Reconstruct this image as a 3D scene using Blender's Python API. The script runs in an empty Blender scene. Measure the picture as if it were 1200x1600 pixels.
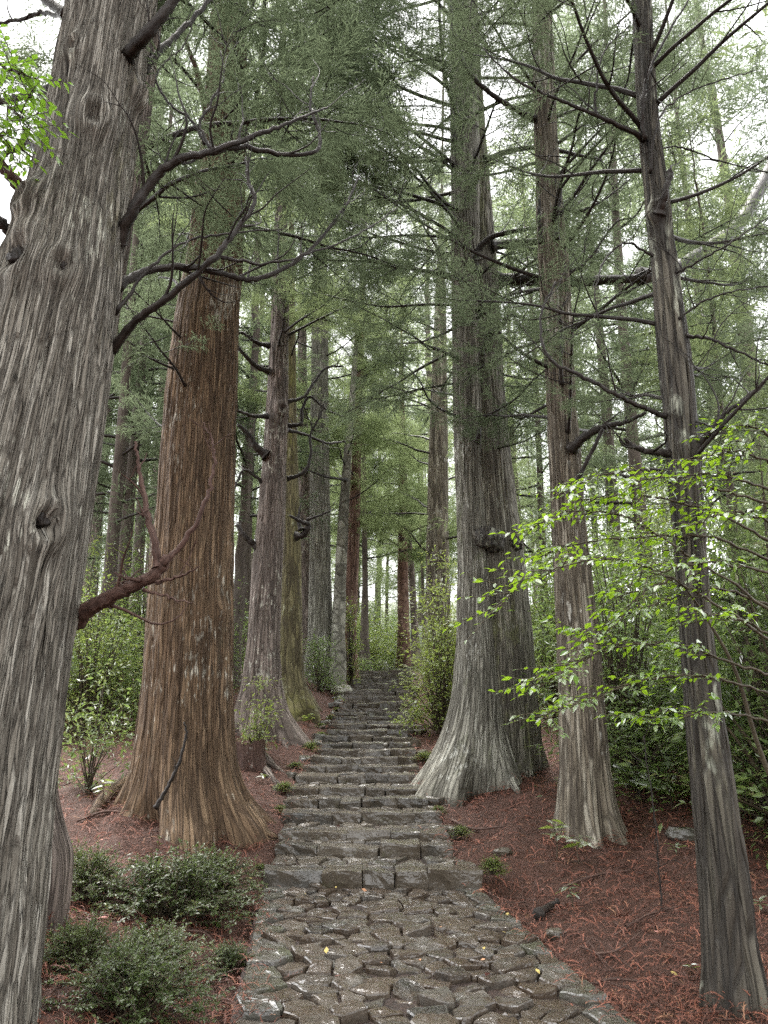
import bpy, math, random
import numpy as np
from mathutils import Matrix, Vector

# ------------------------------------------------------------------ camera
sc = bpy.context.scene
COL = sc.collection
EYE, PITCH, F = 1.6, math.radians(14.9), 1200.0
cam = bpy.data.cameras.new('camera'); camo = bpy.data.objects.new('camera', cam); COL.objects.link(camo)
camo.location = (0, 0, EYE); camo.rotation_euler = (math.pi/2 + PITCH, 0, 0)
cam.sensor_fit = 'VERTICAL'; cam.sensor_height = 36.0; cam.lens = 36.0*F/1600.0
cam.clip_start = 0.05; cam.clip_end = 2000
sc.camera = camo
# ------------------------------------------------------------------ sky, sun, exposure
SUN_EL, SUN_AZ = math.radians(68), math.radians(-25)      # high over the stairs, a little left, softened by cloud
w = bpy.data.worlds.new('World'); sc.world = w; w.use_nodes = True
nt = w.node_tree; nt.nodes.clear()
sky = nt.nodes.new('ShaderNodeTexSky'); sky.sky_type = 'NISHITA'; sky.sun_disc = False
sky.sun_elevation = SUN_EL; sky.sun_rotation = SUN_AZ; sky.dust_density = 3.0; sky.air_density = 1.2
hs = nt.nodes.new('ShaderNodeHueSaturation'); hs.inputs['Saturation'].default_value = 0.06
hs.inputs['Value'].default_value = 1.0
bg = nt.nodes.new('ShaderNodeBackground'); bg.inputs['Strength'].default_value = 0.15
wo = nt.nodes.new('ShaderNodeOutputWorld')
nt.links.new(sky.outputs[0], hs.inputs['Color']); nt.links.new(hs.outputs[0], bg.inputs['Color']); nt.links.new(bg.outputs[0], wo.inputs[0])
sun = bpy.data.lights.new('sun', 'SUN'); suno = bpy.data.objects.new('sun', sun); COL.objects.link(suno)
sun.energy = 1.4; sun.angle = math.radians(35); sun.color = (1.0, 0.95, 0.88)
sd = Vector((math.sin(SUN_AZ)*math.cos(SUN_EL), math.cos(SUN_AZ)*math.cos(SUN_EL), math.sin(SUN_EL)))
suno.rotation_euler = (-sd).to_track_quat('-Z', 'Y').to_euler()
suno.location = (0, 0, 40)
vs = sc.view_settings
sc.display_settings.display_device = 'sRGB'
vs.view_transform = 'Standard'; vs.look = 'None'; vs.gamma = 1.0; vs.use_curve_mapping = False
vs.exposure = 3.05
HAZE = 0.0
sc.render.engine = 'CYCLES'
cy = sc.cycles
cy.max_bounces = 6; cy.diffuse_bounces = 4; cy.glossy_bounces = 2; cy.transmission_bounces = 4; cy.volume_bounces = 1
cy.transparent_max_bounces = 4; cy.caustics_reflective = False; cy.caustics_refractive = False
cy.use_denoising = False
try: cy.denoiser = 'OPENIMAGEDENOISE'
except Exception: pass
cy.sample_clamp_indirect = 0.3; cy.sample_clamp_direct = 0.35

# ------------------------------------------------------------------ helpers
R = np.random.RandomState(11)
random.seed(5)
_T = np.random.RandomState(3).rand(65536).astype(np.float32)*2-1
def vnoise(p):
    p = np.asarray(p, np.float64); i = np.floor(p).astype(np.int64); f = (p-i); f = f*f*f*(f*(f*6-15)+10)
    def hsh(dx, dy, dz):
        h = ((i[:,0]+dx)*73856093) ^ ((i[:,1]+dy)*19349663) ^ ((i[:,2]+dz)*83492791)
        h = (h ^ (h >> 15)) * 2246822519
        return _T[(h >> 7) & 0xffff]
    x, y, z = f[:,0], f[:,1], f[:,2]
    a = hsh(0,0,0)*(1-x)+hsh(1,0,0)*x; b = hsh(0,1,0)*(1-x)+hsh(1,1,0)*x
    c = hsh(0,0,1)*(1-x)+hsh(1,0,1)*x; d = hsh(0,1,1)*(1-x)+hsh(1,1,1)*x
    return (a*(1-y)+b*y)*(1-z) + (c*(1-y)+d*y)*z
def fbm(p, o=3):
    p = np.asarray(p, np.float64); s = 0; a = 1.0; t = 0
    for k in range(o):
        s = s + a*vnoise(p*2**k + 17.3*k); t += a; a *= .5
    return s/t
def sstep(a, b, x):
    t = np.clip((x-a)/(b-a), 0, 1); return t*t*(3-2*t)

def ray(px, py):
    u, v = (px-600)/F, (800-py)/F
    return np.array([u, math.cos(PITCH)-v*math.sin(PITCH), math.sin(PITCH)+v*math.cos(PITCH)])
def at(px, py, Y):                      # a point of the place at ground distance Y
    d = ray(px, py); t = Y/d[1]
    return np.array([d[0]*t, Y, EYE+d[2]*t])
def size(npx, px, py, Y):
    return npx/F * Y/ray(px, py)[1]

def mesh(name, V, quads=None, tris=None, attrs=None, smooth=True):
    me = bpy.data.meshes.new(name); V = np.asarray(V, np.float32)
    q = np.zeros((0,4), np.int32) if quads is None or len(quads) == 0 else np.asarray(quads, np.int32)
    t = np.zeros((0,3), np.int32) if tris is None or len(tris) == 0 else np.asarray(tris, np.int32)
    me.vertices.add(len(V)); me.vertices.foreach_set('co', V.ravel())
    me.loops.add(q.size+t.size); me.loops.foreach_set('vertex_index', np.concatenate([q.ravel(), t.ravel()]))
    n = len(q)+len(t); me.polygons.add(n)
    st = np.concatenate([np.arange(len(q))*4, q.size+np.arange(len(t))*3]).astype(np.int32)
    me.polygons.foreach_set('loop_start', st)
    me.polygons.foreach_set('use_smooth', np.full(n, smooth, bool))
    for k, a in (attrs or {}).items():
        a = np.asarray(a, np.float32)
        at_ = me.attributes.new(k, 'FLOAT_VECTOR' if a.ndim == 2 else 'FLOAT', 'POINT')
        at_.data.foreach_set('vector' if a.ndim == 2 else 'value', a.ravel())
    me.update(calc_edges=True)
    return me
def link(name, me, parent=None, mat=None, loc=None):
    o = bpy.data.objects.new(name, me); COL.objects.link(o)
    if mat is not None and me is not None and not me.materials: me.materials.append(mat)
    if parent is not None: o.parent = parent
    if loc is not None: o.location = loc
    return o
def tag(o, label=None, cat=None, group=None, kind=None):
    if label: o['label'] = label
    if cat: o['category'] = cat
    if group: o['group'] = group
    if kind: o['kind'] = kind
    return o
def thing(name, label, cat, loc=(0,0,0), group=None):
    return tag(link(name, None, loc=loc), label, cat, group)

class MB:                               # gathers arrays into one mesh
    def __init__(s): s.V, s.Q, s.T, s.B, s.n = [], [], [], [], 0
    def add(s, V, Q=None, T=None, B=None):
        V = np.asarray(V, np.float32); s.V.append(V)
        if Q is not None and len(Q): s.Q.append(np.asarray(Q)+s.n)
        if T is not None and len(T): s.T.append(np.asarray(T)+s.n)
        s.B.append(np.zeros((len(V),3), np.float32) if B is None else np.asarray(B, np.float32))
        s.n += len(V)
    def build(s, name, smooth=True, attrs=True):
        V = np.concatenate(s.V); Q = np.concatenate(s.Q) if s.Q else None; T = np.concatenate(s.T) if s.T else None
        return mesh(name, V, Q, T, {'bk': np.concatenate(s.B)} if attrs else None, smooth)

def smooth_pts(P, n):
    """Catmull-Rom through control points"""
    P = np.asarray(P, float); m = len(P)
    if m < 3:
        t = np.linspace(0, 1, n)[:,None]; return P[0]*(1-t)+P[-1]*t
    E = np.vstack([2*P[0]-P[1], P, 2*P[-1]-P[-2]])
    t = np.linspace(0, m-1-1e-6, n); i = t.astype(int); f = (t-i)[:,None]
    a, b, c, d = E[i], E[i+1], E[i+2], E[i+3]
    return .5*(2*b+(c-a)*f+(2*a-5*b+4*c-d)*f**2+(3*b-a-3*c+d)*f**3)
def tube(P, r, k=8, cap=True):
    P = np.asarray(P, float); n = len(P); r = np.broadcast_to(np.asarray(r, float), (n,))
    T = np.gradient(P, axis=0); T /= np.linalg.norm(T, axis=1)[:,None]+1e-9
    u = np.cross(T[0], [0,0,1.0]);
    if np.linalg.norm(u) < .1: u = np.cross(T[0], [1.0,0,0])
    u /= np.linalg.norm(u); U = [u]
    for i in range(1, n):
        u = U[-1]-T[i]*np.dot(U[-1], T[i]); U.append(u/(np.linalg.norm(u)+1e-9))
    U = np.array(U); W = np.cross(T, U)
    a = np.arange(k)*2*math.pi/k; ca, sa = np.cos(a), np.sin(a)
    V = P[:,None,:] + r[:,None,None]*(U[:,None,:]*ca[None,:,None]+W[:,None,:]*sa[None,:,None])
    s = np.concatenate([[0], np.cumsum(np.linalg.norm(np.diff(P, axis=0), axis=1))])
    rr = float(r.mean())
    B = np.stack([np.broadcast_to(rr*ca, (n,k)), np.broadcast_to(rr*sa, (n,k)), np.broadcast_to(s[:,None], (n,k))], -1)
    V = V.reshape(-1,3); B = B.reshape(-1,3)
    i = np.arange(n-1)[:,None]*k; j = np.arange(k)[None,:]; j2 = (j+1) % k
    Q = np.stack([i+j, i+j2, i+k+j2, i+k+j], -1).reshape(-1,4)
    Tt = []
    if cap:
        V = np.vstack([V, P[-1]+T[-1]*r[-1]*.3, P[0]]); B = np.vstack([B, B[-1], B[0]]); c = n*k
        b = (n-1)*k
        Tt = [(b+x, b+(x+1) % k, c) for x in range(k)] + [((x+1) % k, x, c+1) for x in range(k)]
    return V, Q, Tt, B

# ------------------------------------------------------------------ materials
def new_mat(name):
    m = bpy.data.materials.new(name); m.use_nodes = True; n = m.node_tree; n.nodes.clear()
    out = n.nodes.new('ShaderNodeOutputMaterial'); return m, n, out
def N(n, t, **kw):
    x = n.nodes.new(t)
    for k, v in kw.items():
        if k.startswith('_'): setattr(x, k[1:], v)
        else: x.inputs[k.replace('_', ' ')].default_value = v
    return x
def noise_n(n, vec, scale, detail=3, rough=.55):
    x = N(n, 'ShaderNodeTexNoise', Scale=scale, Detail=detail, Roughness=rough)
    if vec is not None: n.links.new(vec, x.inputs['Vector'])
    return x.outputs['Fac']
def mapr(n, src, a, b, c=0.0, d=1.0):
    x = N(n, 'ShaderNodeMapRange'); x.inputs[1].default_value = a; x.inputs[2].default_value = b
    x.inputs[3].default_value = c; x.inputs[4].default_value = d; n.links.new(src, x.inputs[0]); return x.outputs[0]
def mixc(n, fac, a, b):
    x = N(n, 'ShaderNodeMix', _data_type='RGBA')
    for s, v in ((0, fac), (6, a), (7, b)):
        if isinstance(v, (int, float)): x.inputs[s].default_value = v
        elif isinstance(v, tuple): x.inputs[s].default_value = (*v, 1) if len(v) == 3 else v
        else: n.links.new(v, x.inputs[s])
    return x.outputs[2]
def math_n(n, op, a, b=None):
    x = N(n, 'ShaderNodeMath', _operation=op)
    for s, v in ((0, a), (1, b)):
        if v is None: continue
        if isinstance(v, (int, float)): x.inputs[s].default_value = v
        else: n.links.new(v, x.inputs[s])
    return x.outputs[0]
def scaled(n, vec, s):
    x = N(n, 'ShaderNodeVectorMath', _operation='MULTIPLY'); n.links.new(vec, x.inputs[0]); x.inputs[1].default_value = s; return x.outputs[0]
def bump(n, h, strength, dist, prev=None):
    x = N(n, 'ShaderNodeBump', Strength=strength, Distance=dist); n.links.new(h, x.inputs['Height'])
    if prev is not None: n.links.new(prev, x.inputs['Normal'])
    return x.outputs[0]

def mat_bark(name, dark, mid, light, lichen=(.42,.43,.37), lamt=.3, lsc=9.0, moss=(.07,.085,.02), mamt=.2, streak=34., rough=.8, bstr=.5, stretch=.06, lst=.35, plates=True):
    """fibrous bark: long narrow plates, each of its own tone, parted by cracks down to the dark inner bark; lichen and moss on top"""
    m, n, out = new_mat(name)
    a = N(n, 'ShaderNodeAttribute', _attribute_name='bk').outputs['Vector']
    s1 = noise_n(n, scaled(n, a, (streak, streak, streak*stretch)), 1, 4, .6)
    s2 = noise_n(n, scaled(n, a, (streak*2.6, streak*2.6, streak*.16)), 1, 3, .6)
    big = noise_n(n, a, 1.3, 3, .6)
    t = math_n(n, 'ADD', math_n(n, 'MULTIPLY', s1, .6), math_n(n, 'MULTIPLY', s2, .4))
    crack = None
    if plates:
        wv = N(n, 'ShaderNodeVectorMath', _operation='MULTIPLY_ADD')
        nz = N(n, 'ShaderNodeTexNoise', Scale=1.0, Detail=2.0); n.links.new(scaled(n, a, (9, 9, 2.2)), nz.inputs['Vector'])
        n.links.new(nz.outputs['Color'], wv.inputs[0]); wv.inputs[1].default_value = (.013,.013,.05); n.links.new(a, wv.inputs[2])
        k = streak*1.25
        def vor(sx, sz, feat):
            v = N(n, 'ShaderNodeTexVoronoi', _feature=feat, Scale=1.0); n.links.new(scaled(n, wv.outputs[0], (sx, sx, sz)), v.inputs['Vector']); return v
        cell = vor(k, k*.055, 'F1').outputs['Color']; ed = vor(k, k*.055, 'DISTANCE_TO_EDGE').outputs['Distance']; ed2 = vor(k*.36, k*.018, 'DISTANCE_TO_EDGE').outputs['Distance']
        sp = N(n, 'ShaderNodeSeparateColor'); n.links.new(cell, sp.inputs[0])
        t = math_n(n, 'ADD', math_n(n, 'MULTIPLY', t, .76), math_n(n, 'MULTIPLY', sp.outputs[0], .24)); t = math_n(n, 'ADD', math_n(n, 'MULTIPLY', math_n(n, 'SUBTRACT', t, .5), 1.15), .5)
        crack = math_n(n, 'MULTIPLY', mapr(n, ed, .02, .13), mapr(n, ed2, .008, .07))
    col = mixc(n, mapr(n, t, .34, .50), dark, mid)
    col = mixc(n, mapr(n, t, .50, .68), col, light)
    col = mixc(n, mapr(n, big, .35, .7, 0, .5), col, tuple(x*.58 for x in mid))
    mo = noise_n(n, scaled(n, a, (1.8, 1.8, .55)), 1, 4, .65)
    fine = noise_n(n, scaled(n, a, (30, 30, 9)), 1, 2, .6)
    mo = math_n(n, 'ADD', mo, math_n(n, 'MULTIPLY', math_n(n, 'SUBTRACT', fine, .5), .25))
    e = .78-.42*mamt
    col = mixc(n, mapr(n, mo, e, e+.14, 0, .75), col, moss)
    li = noise_n(n, scaled(n, a, (lsc*2.4, lsc*2.4, lsc*2.4*lst)), 1, 3, .55)
    reg = noise_n(n, scaled(n, a, (2.2, 2.2, 1.1)), 1, 2, .5)
    li = math_n(n, 'ADD', li, math_n(n, 'MULTIPLY', math_n(n, 'SUBTRACT', reg, .5), 1.0))
    e = .84-.40*lamt
    col = mixc(n, mapr(n, li, e, e+.12, 0, .85), col, lichen)
    if crack is not None: col = mixc(n, mapr(n, crack, 0, .5, .6, 0), col, tuple(x*.6 for x in dark))
    p = N(n, 'ShaderNodeBsdfPrincipled', Roughness=rough); p.inputs['Specular IOR Level'].default_value = .3
    n.links.new(col, p.inputs['Base Color'])
    b = bump(n, s2, bstr, .012); b = bump(n, s1, bstr*.6, .03, b)
    if crack is not None: b = bump(n, crack, .9, .02, b)
    n.links.new(b, p.inputs['Normal']); n.links.new(p.outputs[0], out.inputs[0])
    return m
def mat_leaf(name, c1, c2, trans=.4, rough=.4, spec=.0, tcol=None, vary=.5, nscale=1.5):
    """two-sided leaf: diffuse + light passing through + a wet surface gloss"""
    m, n, out = new_mat(name)
    oi = N(n, 'ShaderNodeObjectInfo'); g = N(n, 'ShaderNodeNewGeometry')
    no = noise_n(n, g.outputs['Position'], nscale, 2, .6)
    t = math_n(n, 'ADD', math_n(n, 'MULTIPLY', oi.outputs['Random'], vary), math_n(n, 'MULTIPLY', mapr(n, no, .3, .7), 1-vary))
    col = mixc(n, t, c1, c2)
    d = N(n, 'ShaderNodeBsdfDiffuse'); n.links.new(col, d.inputs['Color'])
    tr = N(n, 'ShaderNodeBsdfTranslucent')
    n.links.new(mixc(n, .7, col, tcol or tuple(min(1, x*2.4) for x in c2)), tr.inputs['Color'])
    mx = N(n, 'ShaderNodeMixShader'); mx.inputs[0].default_value = trans
    n.links.new(d.outputs[0], mx.inputs[1]); n.links.new(tr.outputs[0], mx.inputs[2]); o = mx.outputs[0]
    if spec > 0:
        gl = N(n, 'ShaderNodeBsdfGlossy', Roughness=rough); gl.inputs['Color'].default_value = (1,1,1,1)
        fr = N(n, 'ShaderNodeFresnel', IOR=1.45)
        m2 = N(n, 'ShaderNodeMixShader'); n.links.new(math_n(n, 'MULTIPLY', fr.outputs[0], spec), m2.inputs[0])
        n.links.new(o, m2.inputs[1]); n.links.new(gl.outputs[0], m2.inputs[2]); o = m2.outputs[0]
    n.links.new(o, out.inputs[0]); return m
def mat_stone(name, ca, cb, cc, moss, mamt=.3, rlo=.16, rhi=.5):
    m, n, out = new_mat(name)
    oi = N(n, 'ShaderNodeObjectInfo'); g = N(n, 'ShaderNodeNewGeometry'); pos = g.outputs['Position']
    a = noise_n(n, pos, 5, 4, .65); b = noise_n(n, pos, 28, 4, .65); c = noise_n(n, pos, 110, 2, .6)
    col = mixc(n, oi.outputs['Random'], ca, cb)
    rr_ = math_n(n, 'FRACT', math_n(n, 'MULTIPLY', oi.outputs['Random'], 7.31))
    col = mixc(n, mapr(n, rr_, .62, .8, 0, .8), col, cc)
    col = mixc(n, mapr(n, rr_, .3, .0, 0, .6), col, (.082,.078,.070))
    col = mixc(n, mapr(n, a, .4, .66), col, cc)
    col = mixc(n, mapr(n, b, .5, .75, 0, .3), col, tuple(x*1.5 for x in cb))
    mo = math_n(n, 'ADD', noise_n(n, pos, 2.3, 4, .7), math_n(n, 'MULTIPLY', math_n(n, 'SUBTRACT', b, .5), .4))
    e = .75-.4*mamt
    col = mixc(n, mapr(n, mo, e, e+.16, 0, .75), col, moss)
    p = N(n, 'ShaderNodeBsdfPrincipled'); n.links.new(col, p.inputs['Base Color'])
    n.links.new(mapr(n, noise_n(n, pos, 9, 3, .6), .35, .65, rlo, rhi), p.inputs['Roughness'])
    p.inputs['Specular IOR Level'].default_value = .2
    p.inputs['Coat Weight'].default_value = .75; p.inputs['Coat Roughness'].default_value = .11; n.links.new(bump(n, a, .45, .06), p.inputs['Coat Normal'])      # a film of rain
    bb = bump(n, c, .15, .004); bb = bump(n, b, .4, .02, bb); bb = bump(n, a, .6, .05, bb)
    n.links.new(bb, p.inputs['Normal']); n.links.new(p.outputs[0], out.inputs[0]); return m
def mat_plain(name, c1, c2, scale=20, rough=.8, bs=.4, bd=.01, spec=.3, coords=None):
    m, n, out = new_mat(name)
    g = N(n, 'ShaderNodeNewGeometry'); v = g.outputs['Position']
    a = noise_n(n, v, scale, 4, .65); b = noise_n(n, v, scale*.13, 3, .6)
    col = mixc(n, mapr(n, math_n(n, 'ADD', math_n(n, 'MULTIPLY', a, .6), math_n(n, 'MULTIPLY', b, .4)), .36, .64), c1, c2)
    p = N(n, 'ShaderNodeBsdfPrincipled', Roughness=rough); p.inputs['Specular IOR Level'].default_value = spec
    n.links.new(col, p.inputs['Base Color']); n.links.new(bump(n, a, bs, bd), p.inputs['Normal'])
    n.links.new(p.outputs[0], out.inputs[0]); return m
# ------------------------------------------------------------------ terrain
STEPPX = [(1362,410,751),(1320.6,432,710),(1300,432,699),(1269,438,691),(1249,442,669),(1230.6,447,665),(1210,464,657),(1197,474,654),
 (1184.5,485,654),(1172,494,650),(1161,500,650),(1151,505,648),(1142,509,648),(1132,513,648),(1126,517,648),(1119,520,647),(1112.5,524,647),
 (1107,527,646),(1100,530,646),(1095.6,533,646),(1090,535,645),(1085.5,538,645),(1080.6,540,645),(1076,542,644),(1072,545,644),(1068,548,644),
 (1064.5,550,643),(1061,552,643),(1057,555,643),(1053.6,557,642),(1050.6,558,642),(1048,560,642)]
STEPS = []                               # (distance, top height, left x, right x)
for i, (py, xl, xr) in enumerate(STEPPX):
    d = ray(600, py); sl = d[2]/d[1]
    if i == 0: D, Z = 8.1, .15
    else:
        D = (EYE-.25+.153*8.95)/(.153-sl); Z = .25+.153*(D-8.95)
    STEPS.append((D, Z, at(xl, py, D)[0], at(xr, py, D)[0]))
SD = np.array([s[0] for s in STEPS]); SL = np.array([s[2] for s in STEPS]); SR = np.array([s[3] for s in STEPS])
def path_l(y): return np.where(y < 8.1, -.826-.1075*(y-4.7), np.interp(y, SD, SL))
def path_r(y): return np.where(y < 8.1, 1.376-.119*(y-4.7), np.interp(y, SD, SR))
def prof(y): return np.interp(y, [-300,-20,0,7.6,8.3,8.95,28.1,33,45,70,120,600], [-8,-.8,-.05,-.02,.06,.22,3.12,3.5,5.2,10.5,19,30])
def terrain(x, y):
    x = np.asarray(x, float); y = np.asarray(y, float)
    L, Rr = path_l(y), path_r(y)
    sl, sr = L-x, x-Rr
    h = prof(y)
    left = -.05+.24*sstep(0, 1.3, sl)+.10*sstep(1, 3.5, sl)-.30*np.clip(sl-6.5, 0, 60)+.006*np.clip(sl-6.5, 0, 60)**2*.5
    right = -.06+.16*sstep(0, 1.6, sr)+.12*sstep(1.5, 5, sr)-.05*np.clip(sr-9, 0, 60)
    far = 1-sstep(60, 120, np.abs(x))
    h = h + np.where(sl > 0, left*far, 0) + np.where(sr > 0, right*far, 0) + np.where((sl <= 0) & (sr <= 0), -.13, 0)
    p = np.stack([x, y, np.zeros_like(x)], -1).reshape(-1,3)
    side = sstep(0, .35, np.maximum(sl, sr)).ravel()
    nz = .10*vnoise(p*.9)+.05*vnoise(p*2.6+9)+.025*vnoise(p*6.5+3)
    return h + (nz*(.12+.88*side)).reshape(h.shape)
def gz(x, y): return float(terrain(np.array([x]), np.array([y]))[0])
def on_ground(px, py, dmax=60):
    d = ray(px, py); t = np.linspace(1.5, dmax, 1500); X = d[0]*t; Y = d[1]*t; Z = EYE+d[2]*t
    k = np.argmax(Z < terrain(X, Y)); return np.array([X[k], Y[k], gz(X[k], Y[k])])
def spaced(lo, hi, fine_lo, fine_hi, step, grow=1.09):
    m = list(np.arange(fine_lo, fine_hi, step)); s = step; x = fine_hi; up = []
    while x < hi: up.append(x); s *= grow; x += s
    s = step; x = fine_lo-step; dn = []
    while x > lo: dn.append(x); s *= grow; x -= s
    return np.array(dn[::-1]+m+up)
gx = spaced(-420, 420, -4.0, 4.4, .075); gy = spaced(-220, 640, 3.0, 12.0, .075)
GX, GY = np.meshgrid(gx, gy); H = terrain(GX, GY); GZMIN = float(H.min())
nx, ny = len(gx), len(gy)
ii = (np.arange(ny-1)[:,None]*nx+np.arange(nx-1)[None,:])
GQ = np.stack([ii, ii+1, ii+nx+1, ii+nx], -1).reshape(-1,4)
m_ground, n, out = new_mat('forest floor')
g_ = N(n, 'ShaderNodeNewGeometry').outputs['Position']
a = noise_n(n, g_, 3.0, 5, .7); b = noise_n(n, g_, 45, 4, .7); c = noise_n(n, g_, 14, 4, .7)
col = mixc(n, mapr(n, b, .35, .68), (.032,.015,.010), (.094,.039,.024))
col = mixc(n, mapr(n, c, .45, .7, 0, .6), col, (.085,.038,.026))
col = mixc(n, mapr(n, a, .56, .76, 0, .7), col, (.035,.022,.015))
sep = N(n, 'ShaderNodeSeparateXYZ'); n.links.new(g_, sep.inputs[0])
grn = math_n(n, 'MULTIPLY', mapr(n, sep.outputs['Y'], 26, 36), mapr(n, a, .3, .5, .6, 1))      # leafy ground cover beyond the stair head
col = mixc(n, grn, col, mixc(n, mapr(n, c, .4, .65), (.018,.026,.010), (.050,.066,.022)))
p = N(n, 'ShaderNodeBsdfPrincipled', Roughness=.75); p.inputs['Specular IOR Level'].default_value = .3
n.links.new(col, p.inputs['Base Color'])
n.links.new(bump(n, b, .9, .03, bump(n, c, .8, .06)), p.inputs['Normal']); n.links.new(p.outputs[0], out.inputs[0])
ground = tag(link('ground', mesh('ground', np.stack([GX, GY, H], -1).reshape(-1,3), GQ), None, m_ground), 'red brown forest floor of fallen cedar needles', kind='structure')

# ------------------------------------------------------------------ stones
m_pave = mat_stone('wet paving stone', (.014,.012,.010), (.080,.062,.045), (.046,.030,.018), (.050,.054,.024), .26, .45, .7)
m_kerb = mat_stone('mossy kerb stone', (.055,.051,.043), (.080,.072,.062), (.060,.056,.040), (.056,.060,.030), .55, .18, .5)
m_step = mat_stone('wet step stone', (.030,.026,.020), (.098,.082,.062), (.062,.048,.033), (.060,.064,.028), .34, .45, .7)
m_rock = mat_stone('pale lichen rock', (.24,.23,.18), (.34,.32,.24), (.18,.17,.13), (.12,.13,.05), .45, .4, .75)
m_soil = mat_plain('wet dark soil', (.016,.012,.010), (.045,.026,.020), 25, .6, .6, .02)

def clip(poly, nrm, c):
    o = []; k = len(poly)
    for i in range(k):
        a, b = poly[i], poly[(i+1) % k]; da, db = a@nrm-c, b@nrm-c
        if da <= 0: o.append(a)
        if da*db < 0: o.append(a+(b-a)*(da/(da-db)))
    return o
def cells(pts, bound):
    res = []; pts = np.array(pts)
    for i, p in enumerate(pts):
        poly = [np.array(b, float) for b in bound]; dd = ((pts-p)**2).sum(1)
        for j in np.argsort(dd)[1:26]:
            q = pts[j]; nrm = q-p; c = nrm@((p+q)/2); poly = clip(poly, nrm, c)
            if len(poly) < 3: break
        res.append(poly if len(poly) >= 3 else None)
    return res
def resample(poly, step):
    o = []
    for i in range(len(poly)):
        a, b = poly[i], poly[(i+1) % len(poly)]; k = max(1, int(np.linalg.norm(b-a)/step+.5))
        o += [a+(b-a)*t/k for t in range(k)]
    return np.array(o)
def slab(name, poly, z, parent, mat, rs, gap=.010, thick=.14, tilt=.05, rough=.010, step=.05, zfun=None):
    """one irregular flat stone with chipped rim from its outline"""
    c = np.mean(poly, 0); P = resample(poly, step)-c
    rad = np.linalg.norm(P, axis=1)[:,None]+1e-6
    P = P*(1-gap/rad); 
    k = len(P); ph = rs.rand(3)*50
    jit = fbm(np.column_stack([P*16, np.zeros(k)])+ph, 2)
    P = P*(1+.022*jit[:,None])
    rings = [(1.02, -thick), (1.0, -.030), (.972, -.008), (.90, 0), (.62, .002), (.30, .004)]
    tl = rs.normal(0, tilt, 2); V = []
    for sc_, dz in rings:
        Q2 = P*sc_; top = dz > -.05
        zz = np.full(k, dz) + (Q2@tl)
        nz = fbm(np.column_stack([Q2*7, np.full(k, 0)])+ph, 3)*rough*1.8 + np.abs(vnoise(np.column_stack([Q2*22, np.full(k, 3)])+ph))*rough*-.9
        V.append(np.column_stack([Q2, zz+(nz if top else 0)]))
    V.append(np.array([[0,0,.004]])); V = np.vstack(V)
    nr = len(rings); j = np.arange(k); j2 = (j+1) % k
    Q = np.vstack([np.stack([r*k+j, r*k+j2, (r+1)*k+j2, (r+1)*k+j], -1) for r in range(nr-1)])
    T = np.stack([(nr-1)*k+j, (nr-1)*k+j2, np.full(k, nr*k)], -1)
    o = link(name, mesh(name, V, Q, T, smooth=False), parent, mat); o.location = (c[0], c[1], z); return o

# the paved path in front of the stairs
Yn, Yf = 2.2, 8.16
pathbase = tag(link('path', mesh('path', [(path_l(np.array(y))-.02 if s < 0 else path_r(np.array(y))+.02, y, -.038) for y in (Yn, Yf) for s in (-1, 1)], [(0,1,3,2)]), None, m_soil), 'wet path of irregular dark paving stones', kind='structure')
rs = np.random.RandomState(4)
PL = lambda y: float(path_l(np.array(y))); PR = lambda y: float(path_r(np.array(y)))
pts = []
for side in (-1, 1):                     # long kerb stones along both sides, then the smaller paving between
    y = Yn-.15
    while y < Yf:
        L = rs.uniform(.26, .5); ym = y+L/2; ym = min(ym, Yf-.05)
        pts.append(((PL(ym)+rs.uniform(.09,.13)) if side < 0 else (PR(ym)-rs.uniform(.07,.12)), ym, .34)); y += L
nk = len(pts); tries = 0
while tries < 12000:
    tries += 1
    y = rs.uniform(Yn-.1, Yf+.05); x = rs.uniform(PL(y)+.1, PR(y)-.1)
    mind = rs.choice([.12,.20,.29,.40], p=[.3,.25,.25,.2])
    if all((x-a)**2+((y-b)*1.35)**2 > (.5*(mind+m))**2*1.3 for a, b, m in pts): pts.append((x, y, mind))
bound = [(PL(Yn), Yn), (PR(Yn), Yn), (PR(Yf), Yf), (PL(Yf), Yf)]
for q, poly in enumerate(cells([(a, b) for a, b, _ in pts], bound)):
    if poly is None: continue
    ar = .5*abs(sum(poly[i][0]*poly[(i+1) % len(poly)][1]-poly[(i+1) % len(poly)][0]*poly[i][1] for i in range(len(poly))))
    if ar < .004: continue
    if q < nk:
        poly = [np.array([v[0]+(rs.normal(0,.018) if abs(v[0]-PL(v[1])) < .01 or abs(v[0]-PR(v[1])) < .01 else 0), v[1]]) for v in poly]
        slab('kerb_stone', poly, .010+rs.normal(0,.008), pathbase, m_kerb, rs, .007, .17, .03, .010, .05)
    else: slab('paving_stone', poly, rs.normal(-.002, .014), pathbase, m_pave, rs, .008, .14, .085, .011, .075)

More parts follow.
